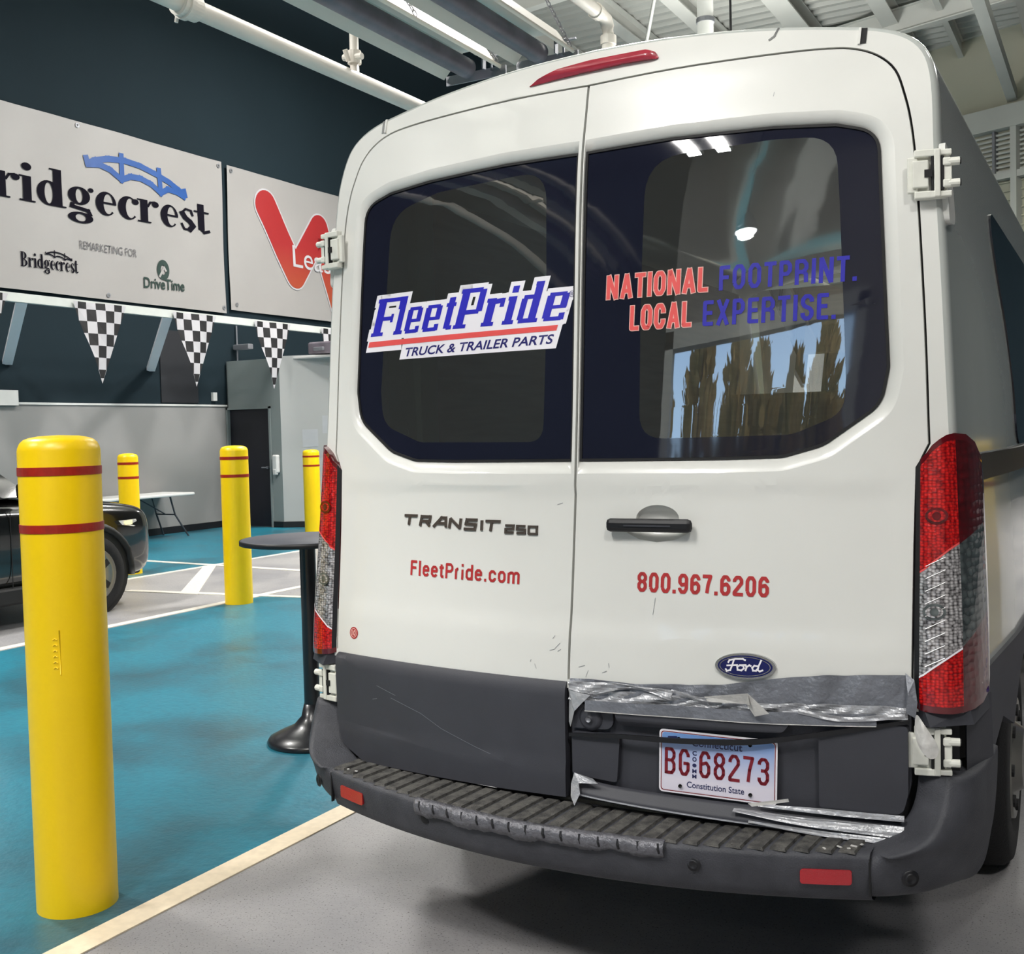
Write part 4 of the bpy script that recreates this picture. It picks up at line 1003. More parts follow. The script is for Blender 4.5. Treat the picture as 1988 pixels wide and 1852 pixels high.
# decals
def decal(name, bm, off, m, parent, grid=.04): return place(name, bm, rmap(off), m, parent, grid=grid)
SH = .30
SLAB = {}
def slab(ch):
    w_ = .30  # stroke width in units of x height
    if ch == 'F': return [([(.22, 0), (.22, 1.30)], w_), ([(0, .07), (.48, .07)], .14), ([(.02, 1.23), (.95, 1.23)], .15), ([(.95, 1.3), (.95, .98)], .10), ([(.22, .66), (.72, .66)], .15), ([(.72, .82), (.72, .5)], .10)], 1.0
    if ch == 'l': return [([(.22, 0), (.22, 1.30)], w_), ([(0, .07), (.46, .07)], .14), ([(.02, 1.23), (.25, 1.23)], .14)], .50
    if ch == 'e': return [([(.14, .10), (.14, .90)], .25), ([(.08, .93), (.62, .93)], .13), ([(.60, .45), (.60, .94)], .22), ([(.14, .48), (.70, .48)], .12), ([(.08, .07), (.64, .07)], .14), ([(.62, .02), (.62, .26)], .18)], .76
    if ch == 't': return [([(.26, .05), (.26, 1.2)], w_), ([(.02, .93), (.5, .93)], .14), ([(.26, .08), (.52, .08)], .15)], .56
    if ch == 'P': return [([(.22, 0), (.22, 1.30)], w_), ([(0, .07), (.50, .07)], .14), ([(.02, 1.23), (.85, 1.23)], .16), ([(.88, 1.24), (.88, .58)], .25), ([(.22, .58), (.88, .58)], .16)], 1.05
    if ch == 'r': return [([(.22, 0), (.22, 1.0)], w_), ([(0, .07), (.46, .07)], .14), ([(.02, .93), (.25, .93)], .14), ([(.3, .86), (.62, .90)], .18), ([(.62, .98), (.62, .66)], .16)], .70
    if ch == 'i': return [([(.22, 0), (.22, 1.0)], w_), ([(0, .07), (.46, .07)], .14), ([(.02, .93), (.25, .93)], .14), ([(.10, 1.25), (.36, 1.25)], .24)], .50
    if ch == 'd': return [([(.62, 0), (.62, 1.30)], w_), ([(.15, .12), (.15, .88)], .24), ([(.1, .08), (.62, .08)], .16), ([(.1, .92), (.62, .92)], .15), ([(.62, .07), (.86, .07)], .14), ([(.45, 1.23), (.65, 1.23)], .14)], .88
SLOT = [('F', -.764, -.664), ('l', -.668, -.632), ('e', -.626, -.566), ('e', -.555, -.490), ('t', -.478, -.438), ('P', -.432, -.340), ('r', -.330, -.268), ('i', -.256, -.217), ('d', -.210, -.140), ('e', -.125, -.052)]
def slabtext(grow):
    G = []; z0, xh = 1.815, .080
    for ch, xa, xb in SLOT:
        st, adv = slab(ch); kx = (xb - xa) / (adv * .95)
        for pts, wd in st:
            hor = abs(pts[0][1] - pts[1][1]) < abs(pts[0][0] - pts[1][0])
            for (lp) in stroke([(p[0] * kx, p[1] * xh * (1.115 if ch in 'FPld' and p[1] > 1.1 else 1)) for p in pts], wd * (xh if hor else kx) + 2 * grow, caps=0):
                if grow:
                    cxx = sum(q[0] for q in lp) / 4; cyy = sum(q[1] for q in lp) / 4
                    if hor: lp = [(q[0] + math.copysign(grow, q[0] - cxx), q[1]) for q in lp]
                    else: lp = [(q[0], q[1] + math.copysign(grow, q[1] - cyy)) for q in lp]
                G.append([(xa + q[0] + q[1] * SH, z0 + q[1]) for q in lp])
    return G
vd = van
bk = slabtext(.013) + [[(-.785, 1.766), (-.632, 1.766), (-.632, 1.9), (-.747, 1.9)], [(-.640, 1.736), (-.074, 1.736), (-.030, 1.880), (-.60, 1.880)], disc(-.026, 1.886, .017, .017, 20)]
decal('window_decal', polys(bk), -.0096, 'decalwhite', vd)['label'] = 'white backing of the blue slab lettering on the left window'
decal('decal_lettering', polys(slabtext(0)), -.0090, 'blue', vd)['label'] = 'blue slanted slab lettering'
decal('decal_stripe', polys([[(-.774, 1.7815), (-.073, 1.7860), (-.068, 1.8015), (-.769, 1.7985)]]), -.0089, 'coral', vd)
b = textbm('TRUCK & TRAILER PARTS', .018); decal('decal_lettering', fit(b, (-.622, 1.7435), (-.088, 1.7495), (-.612, 1.7705)), -.0089, 'dblue', vd)['label'] = 'small navy lettering under the stripe'
b = textbm('®', .0); decal('decal_lettering', fit(b, (-.035, 1.877), (-.017, 1.877), (-.035, 1.895)), -.0089, 'dblue', vd)
def gdec(word, x0, x1, z0, z1, wd, m, slope=0.0, off=-.0082, out=None, lean=.03):
    if out: decal('decal_outline', gothic(word, x0, x1, z0, z1, wd, slope=slope, grow=.0022, lean=lean), off - .0005, out, vd, grid=.05)
    decal('decal_lettering', gothic(word, x0, x1, z0, z1, wd, slope=slope, lean=lean), off, m, vd, grid=.05)
gdec('NATIONAL', .080, .366, 1.861, 1.926, .0105, 'coral', .0, -.0080, 'salmon')
gdec('LOCAL', .150, .322, 1.771, 1.838, .0105, 'coral', .0, -.0080, 'salmon')
gdec('FOOTPRINT.', .396, .742, 1.861, 1.926, .0105, 'blue2', .0)
gdec('EXPERTISE.', .353, .692, 1.770, 1.837, .0105, 'blue2', -.006)
gdec('FleetPride.com', -.566, -.168, 1.077, 1.122, .0076, 'redtxt', -.012, .0015, None, 0)
gdec('800.967.6206', .190, .537, 1.069, 1.121, .0090, 'redtxt', -.008, .0015, None, 0)
# model badge: wide angular letters
TR = {'T': [[(0, 1), (1, 1)], [(.42, 1), (.34, 0)]], 'R': [[(.1, 0), (.22, 1), (.9, 1), (.86, .5), (.2, .5)], [(.55, .5), (.85, 0)]], 'A': [[(0, 0), (.62, 1), (.95, 1), (.98, 0)], [(.3, .38), (.97, .38)]],
      'N': [[(.06, 0), (.14, 1)], [(.14, 1), (.86, 0)], [(.86, 0), (.92, 1)]], 'S': [[(.95, 1), (.2, 1), (.14, .55), (.86, .5), (.8, 0), (.02, 0)]], 'I': [[(.5, 1), (.5, 0)]],
      '2': [[(.1, 1), (.9, 1), (.9, .52), (.1, .48), (.1, 0), (.9, 0)]], '5': [[(.9, 1), (.1, 1), (.1, .52), (.9, .48), (.9, 0), (.1, 0)]], '0': [[(.1, 0), (.1, 1), (.9, 1), (.9, 0), (.08, 0)]]}
def badge(word, x0, x1, z0, z1, wd, gap=.18, drop=0.0):
    ws_ = [.25 if c_ == 'I' else 1.0 for c_ in word]; tot = sum(ws_) + gap * (len(word) - 1); k = (x1 - x0) / tot; G = []; x = x0
    for c_, w_ in zip(word, ws_):
        for ln_ in TR[c_]:
            P_ = [(x + (p[0] - (.375 if c_ == 'I' else 0)) * k, z0 + p[1] * (z1 - z0) - drop * (x - x0)) for p in ln_]
            G += stroke(P_, wd, caps=.3)
        x += (w_ + gap) * k
    return polys(G)
bd = place('model_badge', badge('TRANSIT', -.596, -.240, 1.229, 1.256, .0085, drop=.03), rmap(.004), 'darkchrome', van, thick=.006, grid=.05)
place('model_badge', badge('250', -.224, -.114, 1.216, 1.236, .0065, drop=.02), rmap(.004), 'darkchrome', van, thick=.006, grid=.05)
place('inspection_sticker', flat([disc(-.797, .882, .0185, .0185)]), rmap(.0015), 'redtxt', van, grid=.02)
place('inspection_sticker', flat(ell_ring(-.797, .882, .0145, .0145, .0125, .0125, 22)), rmap(.0022), 'salmon', van, grid=.02)
b = textbm('10', .03); place('inspection_sticker', fit(b, (-.806, .873), (-.788, .873), (-.806, .891)), rmap(.0022), 'salmon', van, grid=.02)
# oval badge
ox, oz, oa, ob_ = .485, .8935, .076, .0325
bg = place('oval_badge', flat([disc(ox, oz, oa, ob_, 48)]), rmap(.009), 'chrome', van, thick=.012, grid=.03)
place('badge_field', flat([disc(ox, oz, oa * .90, ob_ * .84, 48)]), rmap(.0105), 'badgeblue', bg, grid=.03)
place('badge_ring', flat(ell_ring(ox, oz, oa * .84, ob_ * .74, oa * .815, ob_ * .70, 44)), rmap(.0112), 'chrome', bg, grid=.03)
SCR = [[(-.80, .35), (-.74, .60), (-.45, .74), (-.10, .78), (.02, .66)], [(-.52, .70), (-.60, .1), (-.70, -.45), (-.86, -.55), (-.92, -.35)], [(-.86, .02), (-.35, .12)],
       [(-.22, .12), (-.36, -.05), (-.34, -.38), (-.16, -.42), (-.04, -.2), (-.06, .06), (-.22, .12), (.02, .16)], [(.04, .18), (.08, -.1), (.04, -.42)], [(.08, -.05), (.22, .16), (.30, .08)],
       [(.62, .1), (.46, .14), (.36, -.1), (.40, -.38), (.54, -.38), (.64, -.1)], [(.78, .72), (.66, .1), (.62, -.3), (.72, -.42), (.86, -.30)]]
G = []
for ln_ in SCR: G += stroke([(ox + p[0] * .052, oz + p[1] * .024) for p in ln_], .0042, caps=.6)
place('badge_script', polys(G), rmap(.0116), 'decalwhite', bg, grid=.03)
# brake light
BLp = [(-.196, 2.514, 0), (-.165, 2.528, .01), (-.10, 2.546, .02), (.0, 2.5535, .1), (.17, 2.553, .02), (.197, 2.543, .01), (.208, 2.523, .005), (.10, 2.5255, .1), (-.05, 2.521, .05)]
def bloff(u, v): return .004 + .016 * sm((v - 2.510) / .03) * sm((.21 - abs(u)) / .03)
bk_ = place('brake_light', flat([rounded(BLp)]), rmap(bloff), 'brakered', van, thick=.02, grid=.012); bk_['label'] = 'long red high brake light'
# corner cap seams on the roof edge and the crack
for sx_ in (-1, 1):
    place('cap_seam', flat([[(sx_ * .741, 2.470), (sx_ * .755, 2.470), (sx_ * .757, 2.512), (sx_ * .743, 2.514)]]), rmap(.0015), 'seam' if sx_ > 0 else 'chrome', van, grid=.02)
    place('cap_seam', flat([[(sx_ * .735, 2.470), (sx_ * .741, 2.470), (sx_ * .743, 2.514), (sx_ * .737, 2.515)]]), rmap(.006), 'paint', van, thick=.006, grid=.02)
place('paint_chip', polys(stroke([(.532, 2.553), (.522, 2.530), (.508, 2.520)], .006)), rmap(.0012), 'chrome', van, grid=.05)
for (u, v, a_, L_) in ((.236, 1.010, 1.45, .045), (-.052, .930, .9, .012), (-.043, .905, .8, .02), (-.06, .898, .3, .018), (-.035, .897, .6, .012), (-.055, 1.297, .3, .018), (.052, .835, 1.2, .02), (.10, .85, .4, .014), (.12, .865, 1.8, .012), (-.10, .845, 2.0, .014), (-.12, .862, 1.2, .008), (.03, .86, .3, .02), (.53, 2.36, 1.4, .012)):
    place('scuff', polys(stroke([(u, v), (u + math.cos(a_) * L_, v + math.sin(a_) * L_)], .0011)), rmap(.0012), 'galv', van, grid=.05)

# ---- tail lamps
def lamp(s):
    def col(t):
        base = [(.880, 0, 0), (.893, 0, .012), (.905, 0, .022), (.922, 0, .025), (.940, 0, .026), (.957, 0, .024), (.976, .006, .012), (.996, .036, .004), (1.010, .08, 0), (1.018, .13, 0), (1.017, .165, 0)]
        return base[t]
    ztop = [1.392, 1.412, 1.424, 1.446, 1.460, 1.470, 1.474, 1.470, 1.450, 1.41, 1.36]
    zbot = [.812, .808, .806, .804, .803, .803, .804, .806, .812, .83, .86]
    zB = [1.128, 1.136, 1.144, 1.161, 1.177, 1.192, 1.206, 1.222, 1.238, 1.25, 1.255]
    zA = [.880, .889, .897, .914, .930, .945, .960, .985, 1.01, 1.03, 1.04]
    def pos(i, z):
        x, dy, out = col(i); wd = .0
        xx = x + (0.010 if i > 6 else 0)
        y = F(min(x, .98), z) + dy * 1.05 - out
        # the side follows the body
        if i >= 6: xx = x + (sideX(.1, z) - sideX(.1, 1.3)) * .8
        elif i >= 3: xx = x + (sideX(.1, z) - sideX(.1, 1.3)) * .8 * (i - 2) / 4
        return (s * xx, y, z)
    lp = empty('tail_lamp'); lp.parent = van; lp['label'] = ('left' if s < 0 else 'right') + ' red and clear tail lamp'
    N = 11
    def strip(name, cols, lo, hi, m, nr=8, lift=0.0):
        vs = []; fs = []
        for r in range(nr + 1):
            for c_ in cols:
                z = lo[c_] + (hi[c_] - lo[c_]) * r / nr; p = pos(c_, z); vs.append((p[0], p[1] - lift, p[2]))
        k = len(cols)
        for r in range(nr):
            for c_ in range(k - 1): fs.append((r * k + c_, r * k + c_ + 1, (r + 1) * k + c_ + 1, (r + 1) * k + c_))
        return pyd(name, vs, fs, m, lp, True, True)
    inn = [1, 2, 3, 4, 5, 6]; sid = [6, 7, 8, 9]
    bt = [z_ + .016 for z_ in zbot]; tp = [z_ - .016 for z_ in ztop]
    strip('red_lens', inn, bt, zA, 'lensred', 6); strip('clear_lens', inn, zA, zB, 'lensclear', 8); strip('red_lens', inn, zB, tp, 'lensred', 8)
    strip('side_lens', sid, bt, zA, 'lensdark', 5); strip('smoky_side_lens', sid, zA, zB, 'lensgrey', 6); strip('side_lens', sid, zB, tp, 'lensdark', 5)
    strip('lamp_frame', [0, 1], zbot, ztop, 'black', 10); strip('lamp_frame', [9, 10], zbot, ztop, 'lampframe', 10)
    strip('lamp_frame', list(range(N)), zbot, bt, 'lampframe', 1); strip('lamp_frame', list(range(N)), tp, ztop, 'lampframe', 1)
    zz = [a - .005 for a in zA]; strip('divider', inn, zz, zA, 'decalwhite', 1, .001); zz = [a + .005 for a in zB]; strip('divider', inn, zB, zz, 'coral', 1, .001)
    # rim back to the body
    vs = []; fs = []
    loop = [(i, zbot[i]) for i in range(N)] + [(i, ztop[i]) for i in range(N - 1, -1, -1)]
    for (i, z) in loop:
        p = pos(i, z); vs.append(p); vs.append((p[0] - s * (.03 if i > 5 else 0), p[1] + .035, p[2]))
    n_ = len(loop)
    for i in range(n_): j = (i + 1) % n_; fs.append((2 * i, 2 * j, 2 * j + 1, 2 * i + 1))
    pyd('lamp_housing', vs, fs, 'lampframe', lp, False, True)
    # bulb reflectors inside, showing as rings on the lens
    for (xx, z, mm, m2) in ((.932, 1.275, 'lensdark', 'lensred'), (.928, 1.045, 'lensgrey', 'lensclear')):
        for (rx, rz, mt, lf) in ((.026, .020, mm, .0015), (.020, .014, m2, .0022), (.010, .010, mm, .003)):
            vs = []; 
            for k in range(20):
                a = 2 * PI * k / 20; x_ = xx + rx * math.cos(a); z_ = z + rz * math.sin(a); f_ = F(x_, z_)
                vs.append((s * (x_ + .0), f_ - .026 - lf - .001, z_))
            pyd('bulb_ring', vs, [tuple(range(20))], mt, lp)
    # ribs of the lens
    bm = bmesh.new()
    for k in range(9):
        z = .90 + k * .03
        if z > zB[3] - .01: break
        xa = .908; xb = .952
        add_tube(bm, [(s * x_, F(x_, z + (x_ - .9) * .5) - .0265, z + (x_ - .9) * .5 + .01) for x_ in (xa, .92, .938, xb)], .0011, 5)
    from_bm('lens_ribs', bm, 'chrome', lp)
lamp(-1); lamp(1)
# dark pocket between door edge and lamp
for s in (-1, 1): place('lamp_pocket', flat([[(s * .862, .812), (s * .90, .812), (s * .905, 1.43), (s * .878, 1.40)]]), rmap(-.012), 'seam', van, grid=.05)

# ---- hinges
def hinge(s, z, y0, upper):
    h = empty('door_hinge'); h.parent = van; h['label'] = 'white %s %s hinge' % ('left' if s < 0 else 'right', 'upper' if upper else 'lower')
    h.location = (s * .915, y0, z); h.rotation_euler = (0, 0, s * .22); h.scale = (.80, 1, 1)
    bm = bmesh.new()
    for c_, sz in (((.018 * s, -.012, 0), (.018, .02, .115)), ((-.01 * s, -.010, .050), (.075, .018, .018)), ((-.01 * s, -.010, -.050), (.075, .018, .018)), ((.0, .0, 0), (.09, .01, .12)),
                   ((.040 * s, -.006, .050), (.040, .02, .014)), ((.040 * s, -.006, -.050), (.040, .02, .014))): add_box(bm, c_, sz, bev=.003)
    from_bm('hinge_plate', bm, 'hinge', h)
    bm = bmesh.new()
    for c_, sz in (((-.030 * s, -.014, 0), (.046, .014, .066)), ((-.052 * s, -.006, 0), (.03, .014, .086))): add_box(bm, c_, sz, bev=.003)
    from_bm('hinge_arm', bm, 'hinge', h)
    bm = bmesh.new(); add_box(bm, (-.008 * s, -.022, 0), (.022, .004, .018)); add_box(bm, (.004 * s, -.013, 0), (.006, .012, .082)); add_box(bm, (.033 * s, -.012, 0), (.010, .01, .08)); from_bm('hinge_slot', bm, 'seam', h)
    bm = bmesh.new()
    for zz in (-.026, .026):
        add_box(bm, (.046 * s, -.012, zz), (.024, .018, .020), bev=.004)
        add_tube(bm, [(.05 * s, -.012, zz - .0), (.082 * s, -.012, zz)], .010, 12)
    add_box(bm, (.045 * s, -.010, 0), (.03, .012, .036), bev=.003)
    from_bm('hinge_knuckle', bm, 'hinge', h)
    bm = bmesh.new()
    for zz in (-.026, .026): add_tube(bm, [(.082 * s, -.012, zz), (.086 * s, -.012, zz)], .008, 10)
    from_bm('hinge_pin', bm, 'seam', h)
hinge(-1, 2.105, -.005, True); hinge(1, 2.105, -.005, True); hinge(-1, .710, -.085, False); hinge(1, .705, -.085, False)
for s in (-1, 1):   # raised pad on the body side around the upper hinge
    place('hinge_pad', flat([rounded([(.02, 1.99, .02), (.14, 2.0, .04), (.12, 2.16, .05), (.02, 2.20, .03)])]), smap(s, .012), 'paint', van, thick=.015, grid=.05)

# ---- lower cladding of the left door
LCp = [(-.004, .505), (-.30, .498, .1), (-.60, .492, .1), (-.745, .488, .08), (-.845, .53, .07), (-.868, .62, .08), (-.872, .808), (-.866, .815, .004), (-.004, .818)]
def lcoff(u, v): return .016 - .012 * sm((v - .795) / .02) + .004 * sm((.60 - v) / .02)
lc = place('door_cladding', flat([rounded([p if len(p) == 3 else (p[0], p[1], 0) for p in LCp])]), rmap(lcoff), 'clad', van, thick=.03, grid=.025); lc['label'] = 'intact charcoal cladding of the left door'
for pts in ([(-.62, .705), (-.50, .675), (-.42, .64), (-.30, .605), (-.24, .59)], [(-.68, .735), (-.60, .715)], [(-.70, .69), (-.68, .695)]):
    place('scratch', polys(stroke(pts, .0014)), rmap(.0175), 'galv', lc, grid=.05)
# ---- right door: broken cladding, plate recess
rc = place('door_cladding', flat([rounded([(.005, .505, 0), (.60, .49, .1), (.77, .49, .08), (.85, .53, .07), (.872, .62, .08), (.872, .83, 0), (.005, .825, 0)])]), rmap(-.010), 'clad', van, thick=.02, grid=.03)
rc['label'] = 'broken charcoal cladding of the right door'
place('cladding_block', flat([rounded([(.664, .552, .012), (.855, .545, .03), (.868, .60, .02), (.868, .765, .01), (.80, .768, .01), (.664, .735, .015)])]), rmap(lambda u, v: .014), 'clad', rc, thick=.03, grid=.03)
place('cladding_block', flat([rounded([(.012, .568, .01), (.142, .560, .01), (.152, .680, .01), (.150, .69, .01), (.012, .685, .01)])]), rmap(.008), 'clad', rc, thick=.03, grid=.03)
place('cladding_block', flat([rounded([(.155, .715, .02), (.58, .735, .02), (.60, .76, .01), (.14, .762, .02)])]), rmap(lambda u, v: .022 * sm((v - .70) / .04)), 'clad', rc, thick=.03, grid=.02)
place('cladding_block', flat([rounded([(.012, .695, .005), (.135, .700, .03), (.13, .765, .02), (.012, .76, .005)])]), rmap(.004), 'clad', rc, thick=.02, grid=.03)
bs = lathe('round_boss', [(0, .012), (.008, .012), (.010, .008), (.022, .010), (.030, .006), (.034, 0)], 'clad', rc, 28, (0, 0, 0), 'Y'); bs.location = (.068, F(.068, .724) - .004, .726); bs.scale = (1, -1, 1)
lathe('boss_screw', [(0, .015), (.006, .015), (.008, .012)], 'galv', rc, 16, (0, 0, 0), 'Y').location = (.068, F(.068, .724) - .034, .726)
# number plate
PLc = (.413, .632)
pm = bpy.data.materials.new('number_plate_fade'); nt, p, out = nodes(pm)
tc = nt.nodes.new('ShaderNodeTexCoord'); sp = nt.nodes.new('ShaderNodeSeparateXYZ'); rp = nt.nodes.new('ShaderNodeValToRGB'); mr = nt.nodes.new('ShaderNodeMapRange')
mr.inputs[1].default_value = -.045; mr.inputs[2].default_value = .085
nt.links.new(tc.outputs['Object'], sp.inputs[0]); nt.links.new(sp.outputs[2], mr.inputs[0]); nt.links.new(mr.outputs[0], rp.inputs[0]); nt.links.new(rp.outputs[0], p.inputs['Base Color'])
rp.color_ramp.elements[0].color = (*s2l((.90, .88, .93)), 1); rp.color_ramp.elements[1].color = (*s2l((.36, .58, .84)), 1); p.inputs['Roughness'].default_value = .35
M['plateblue'] = pm
M['platered'] = mat('plate_dark_red', (132, 22, 40), .45); M['platenavy'] = mat('plate_navy', (40, 44, 92), .45)
pe = empty('number_plate'); pe.parent = van; pe['label'] = 'blue and white number plate with dark red characters'
pe.location = (PLc[0], F(*PLc) - .008, PLc[1]); pe.rotation_euler = (0, math.radians(1.6), math.atan(2 * .145 * .41))
def pmap(off): return lambda u, v, o: Vector((u, -off - o, v))
pw, ph = .152, .083
place('plate_body', flat([rounded([(-pw, -ph, .012), (pw, -ph, .012), (pw, ph, .012), (-pw, ph, .012)])]), pmap(0), 'decalwhite', pe, thick=.003, grid=0)
rr_ = lambda k: rounded([(-pw + k, -ph + k, .009), (pw - k, -ph + k, .009), (pw - k, ph - k, .009), (-pw + k, ph - k, .009)])
place('plate_border', flat([rr_(.0045), rr_(.0065)]), pmap(.0006), 'platered', pe, grid=0)
place('plate_field', flat([rr_(.0075)]), pmap(.0004), 'plateblue', pe, grid=0)
def pg(word, x0, x1, z0, z1, wd): return place('plate_lettering', gothic(word, x0, x1, z0, z1, wd, gap=.30), pmap(.0012), 'platered', pe, thick=.0008, grid=0)
def ptxt(s_, x0, x1, z0, z1, m, bold=.03, sp_=1.0):
    b = textbm(s_, bold, sp_); return place('plate_lettering', fit(b, (x0, z0), (x1, z0), (x0, z1)), pmap(.0012), m, pe, thick=.0008, grid=0)
pg('BG', -.137, -.071, -.034, .036, .0082); pg('68273', -.046, .132, -.034, .036, .0082)
for k, ch in enumerate('CO'): ptxt(ch, -.064, -.053, .022 - k * .016, .034 - k * .016, 'platenavy', .03)
ptxt('●', -.064, -.053, -.009, .001, 'platenavy', 0) if False else place('plate_lettering', flat([disc(-.0585, -.004, .0055, .005, 14)]), pmap(.0012), 'platenavy', pe, grid=0)
for k, ch in enumerate('MM'): ptxt(ch, -.064, -.053, -.024 - k * .014, -.014 - k * .014, 'platenavy', .03)
ptxt('Connecticut', -.066, .064, .046, .066, 'platenavy', .012); ptxt('Constitution State', -.078, .070, -.064, -.048, 'platenavy', .006)
place('plate_lettering', polys([[(-.135, .052), (-.128, .066), (-.105, .068), (-.104, .060), (-.12, .058)]]), pmap(.0012), 'platenavy', pe, grid=0)
for (u, v) in ((-.095, -.062), (.086, -.062), (-.1, .062), (.084, .066)):
    lathe('plate_screw', [(0, .004), (.0045, .004), (.005, 0)], 'seam', pe, 12, (0, 0, 0), 'Y').location = (u, -.005, v)
# sagging rubber strip across the plate
RS = [(.007, .682), (.08, .688), (.15, .695), (.29, .700), (.40, .706), (.52, .716), (.66, .742), (.78, .765), (.873, .782)]
def ribbon(name, top, wd, off, m, parent, n=60, amp=0.0, seed=1, thick=.004, zf=None, rows=2):
    """strip hanging along a path on the rear; wd and off may be functions of t"""
    rnd = random.Random(seed); vs = []; fs = []; xs = [q[0] for q in top]; zs = [q[1] for q in top]
    ph_ = [(rnd.uniform(20, 90), rnd.uniform(0, 6), rnd.uniform(.3, 1)) for _ in range(7)]
    for i in range(n + 1):
        x = xs[0] + (xs[-1] - xs[0]) * i / n; z = crm(x, xs, zs); w_ = wd(i / n) if callable(wd) else wd; o = off(i / n) if callable(off) else off
        for r in range(rows + 1):
            t = r / rows; zz = z - w_ * t
            k = sum(math.sin(x * f_ + p_ + t * 9 * a_ + zz * 60 * a_) * a_ for f_, p_, a_ in ph_) / 3
            k2 = abs(k) ** .7 * math.copysign(1, k)
            vs.append((x, F(x, zz) - o - amp * k2, zz + amp * .5 * k))
    k = rows + 1
    for i in range(n):
        for r in range(rows): fs.append((i * k + r, (i + 1) * k + r, (i + 1) * k + r + 1, i * k + r + 1))
    o = pyd(name, vs, fs, m, parent, False)
    md = o.modifiers.new('solid', 'SOLIDIFY'); md.thickness = thick; md.offset = 1
    return o
ribbon('rubber_strip', RS, lambda t: .009 + .005 * math.sin(PI * t), lambda t: .016 + .012 * math.sin(PI * t), 'black', rc, 60, 0, 1, .006)['label'] = 'loose black rubber strip sagging over the plate'
# tape: upper band, torn folds
tp = empty('duct_tape'); tp.parent = van; tp['label'] = 'crumpled silver duct tape along the right door'
ribbon('tape_strip', [(.006, .830), (.12, .831), (.2, .829), (.3, .836), (.42, .843), (.60, .872), (.75, .884), (.868, .888)], lambda t: .050 + .035 * sm((t - .3) / .5), .006, 'tape2', tp, 130, .0045, 3, .0015, rows=8)
ribbon('tape_strip', [(.006, .800), (.15, .806), (.30, .808), (.42, .800), (.62, .808), (.80, .812), (.868, .812)], lambda t: .028 + .006 * math.sin(t * 9), .011, 'tape', tp, 130, .005, 5, .0015, rows=6)
ribbon('tape_strip', [(.06, .778), (.2, .782), (.35, .786), (.5, .786), (.65, .790), (.800, .795)], lambda t: .030, lambda t: .024, 'tape2', tp, 60, .0012, 8, .0012, rows=3)
ribbon('tape_edge', [(.06, .751), (.2, .754), (.35, .757), (.5, .757), (.65, .761), (.800, .766)], .0018, .0265, 'tapewhite', tp, 60, .0004, 8, .0012, rows=1)
ribbon('tape_strip', [(.62, .800), (.72, .786), (.865, .800)], lambda t: .012, .028, 'tape', tp, 40, .003, 9, .0012, rows=2)
ribbon('tape_strip', [(.008, .822), (.1, .828), (.2, .826), (.3, .822)], lambda t: .02 + .012 * math.sin(t * 7), .016, 'tape', tp, 70, .006, 11, .0012, rows=4)
ribbon('tape_strip', [(.3, .826), (.36, .812), (.43, .806)], lambda t: .008, .018, 'tape', tp, 30, .003, 12, .0012, rows=2)
# hanging torn corner at the left end
pyd('tape_flap', [(.010, F(0, .8) - .016, .800), (.075, F(0, .8) - .022, .792), (.052, F(0, .8) - .026, .770), (.028, F(0, .7) - .022, .745), (.014, F(0, .7) - .018, .700), (.006, F(0, .7) - .012, .712), (.006, F(0, .8) - .010, .770)],
    [(0, 1, 2), (0, 2, 3), (0, 3, 6), (3, 4, 5), (3, 5, 6)], 'tape', tp)
# folded triangular flap in the middle
yb = F(.47, .81) - .024
pyd('tape_flap', [(.385, yb - .004, .813), (.505, yb - .02, .836), (.512, yb - .028, .808), (.556, yb - .012, .788), (.518, yb - .008, .776), (.497, yb - .008, .806), (.395, yb - .004, .800)],
    [(0, 1, 5, 6), (1, 2, 5), (1, 3, 4), (1, 4, 5)], 'tapewhite', tp)
# right end: crumpled vertical piece and white torn rag over the hinge
pyd('tape_flap', [(.862, F(.86, .9) - .008, .894), (.884, F(.88, .9) - .02, .880), (.893, F(.88, .8) - .03, .830), (.888, F(.88, .8) - .026, .790), (.866, F(.86, .8) - .02, .800), (.872, F(.86, .8) - .03, .85)],
    [(0, 1, 5), (1, 2, 5), (2, 3, 5), (3, 4, 5), (4, 0, 5)], 'tape2', tp)
rag = pyd('tape_rag', [(.887, -.135, .812), (.905, -.165, .800), (.925, -.160, .765), (.945, -.150, .735), (.942, -.152, .708), (.925, -.160, .700), (.905, -.168, .722), (.888, -.150, .748), (.912, -.178, .760)],
    [(0, 1, 8), (1, 2, 8), (2, 3, 8), (3, 4, 8), (4, 5, 8), (5, 6, 8), (6, 7, 8), (7, 0, 8)], 'tapewhite', tp, True); rag['label'] = 'loose white torn tape over the hinge'
rag.modifiers.new('s', 'SUBSURF').levels = 1; rag.modifiers['s'].render_levels = 2
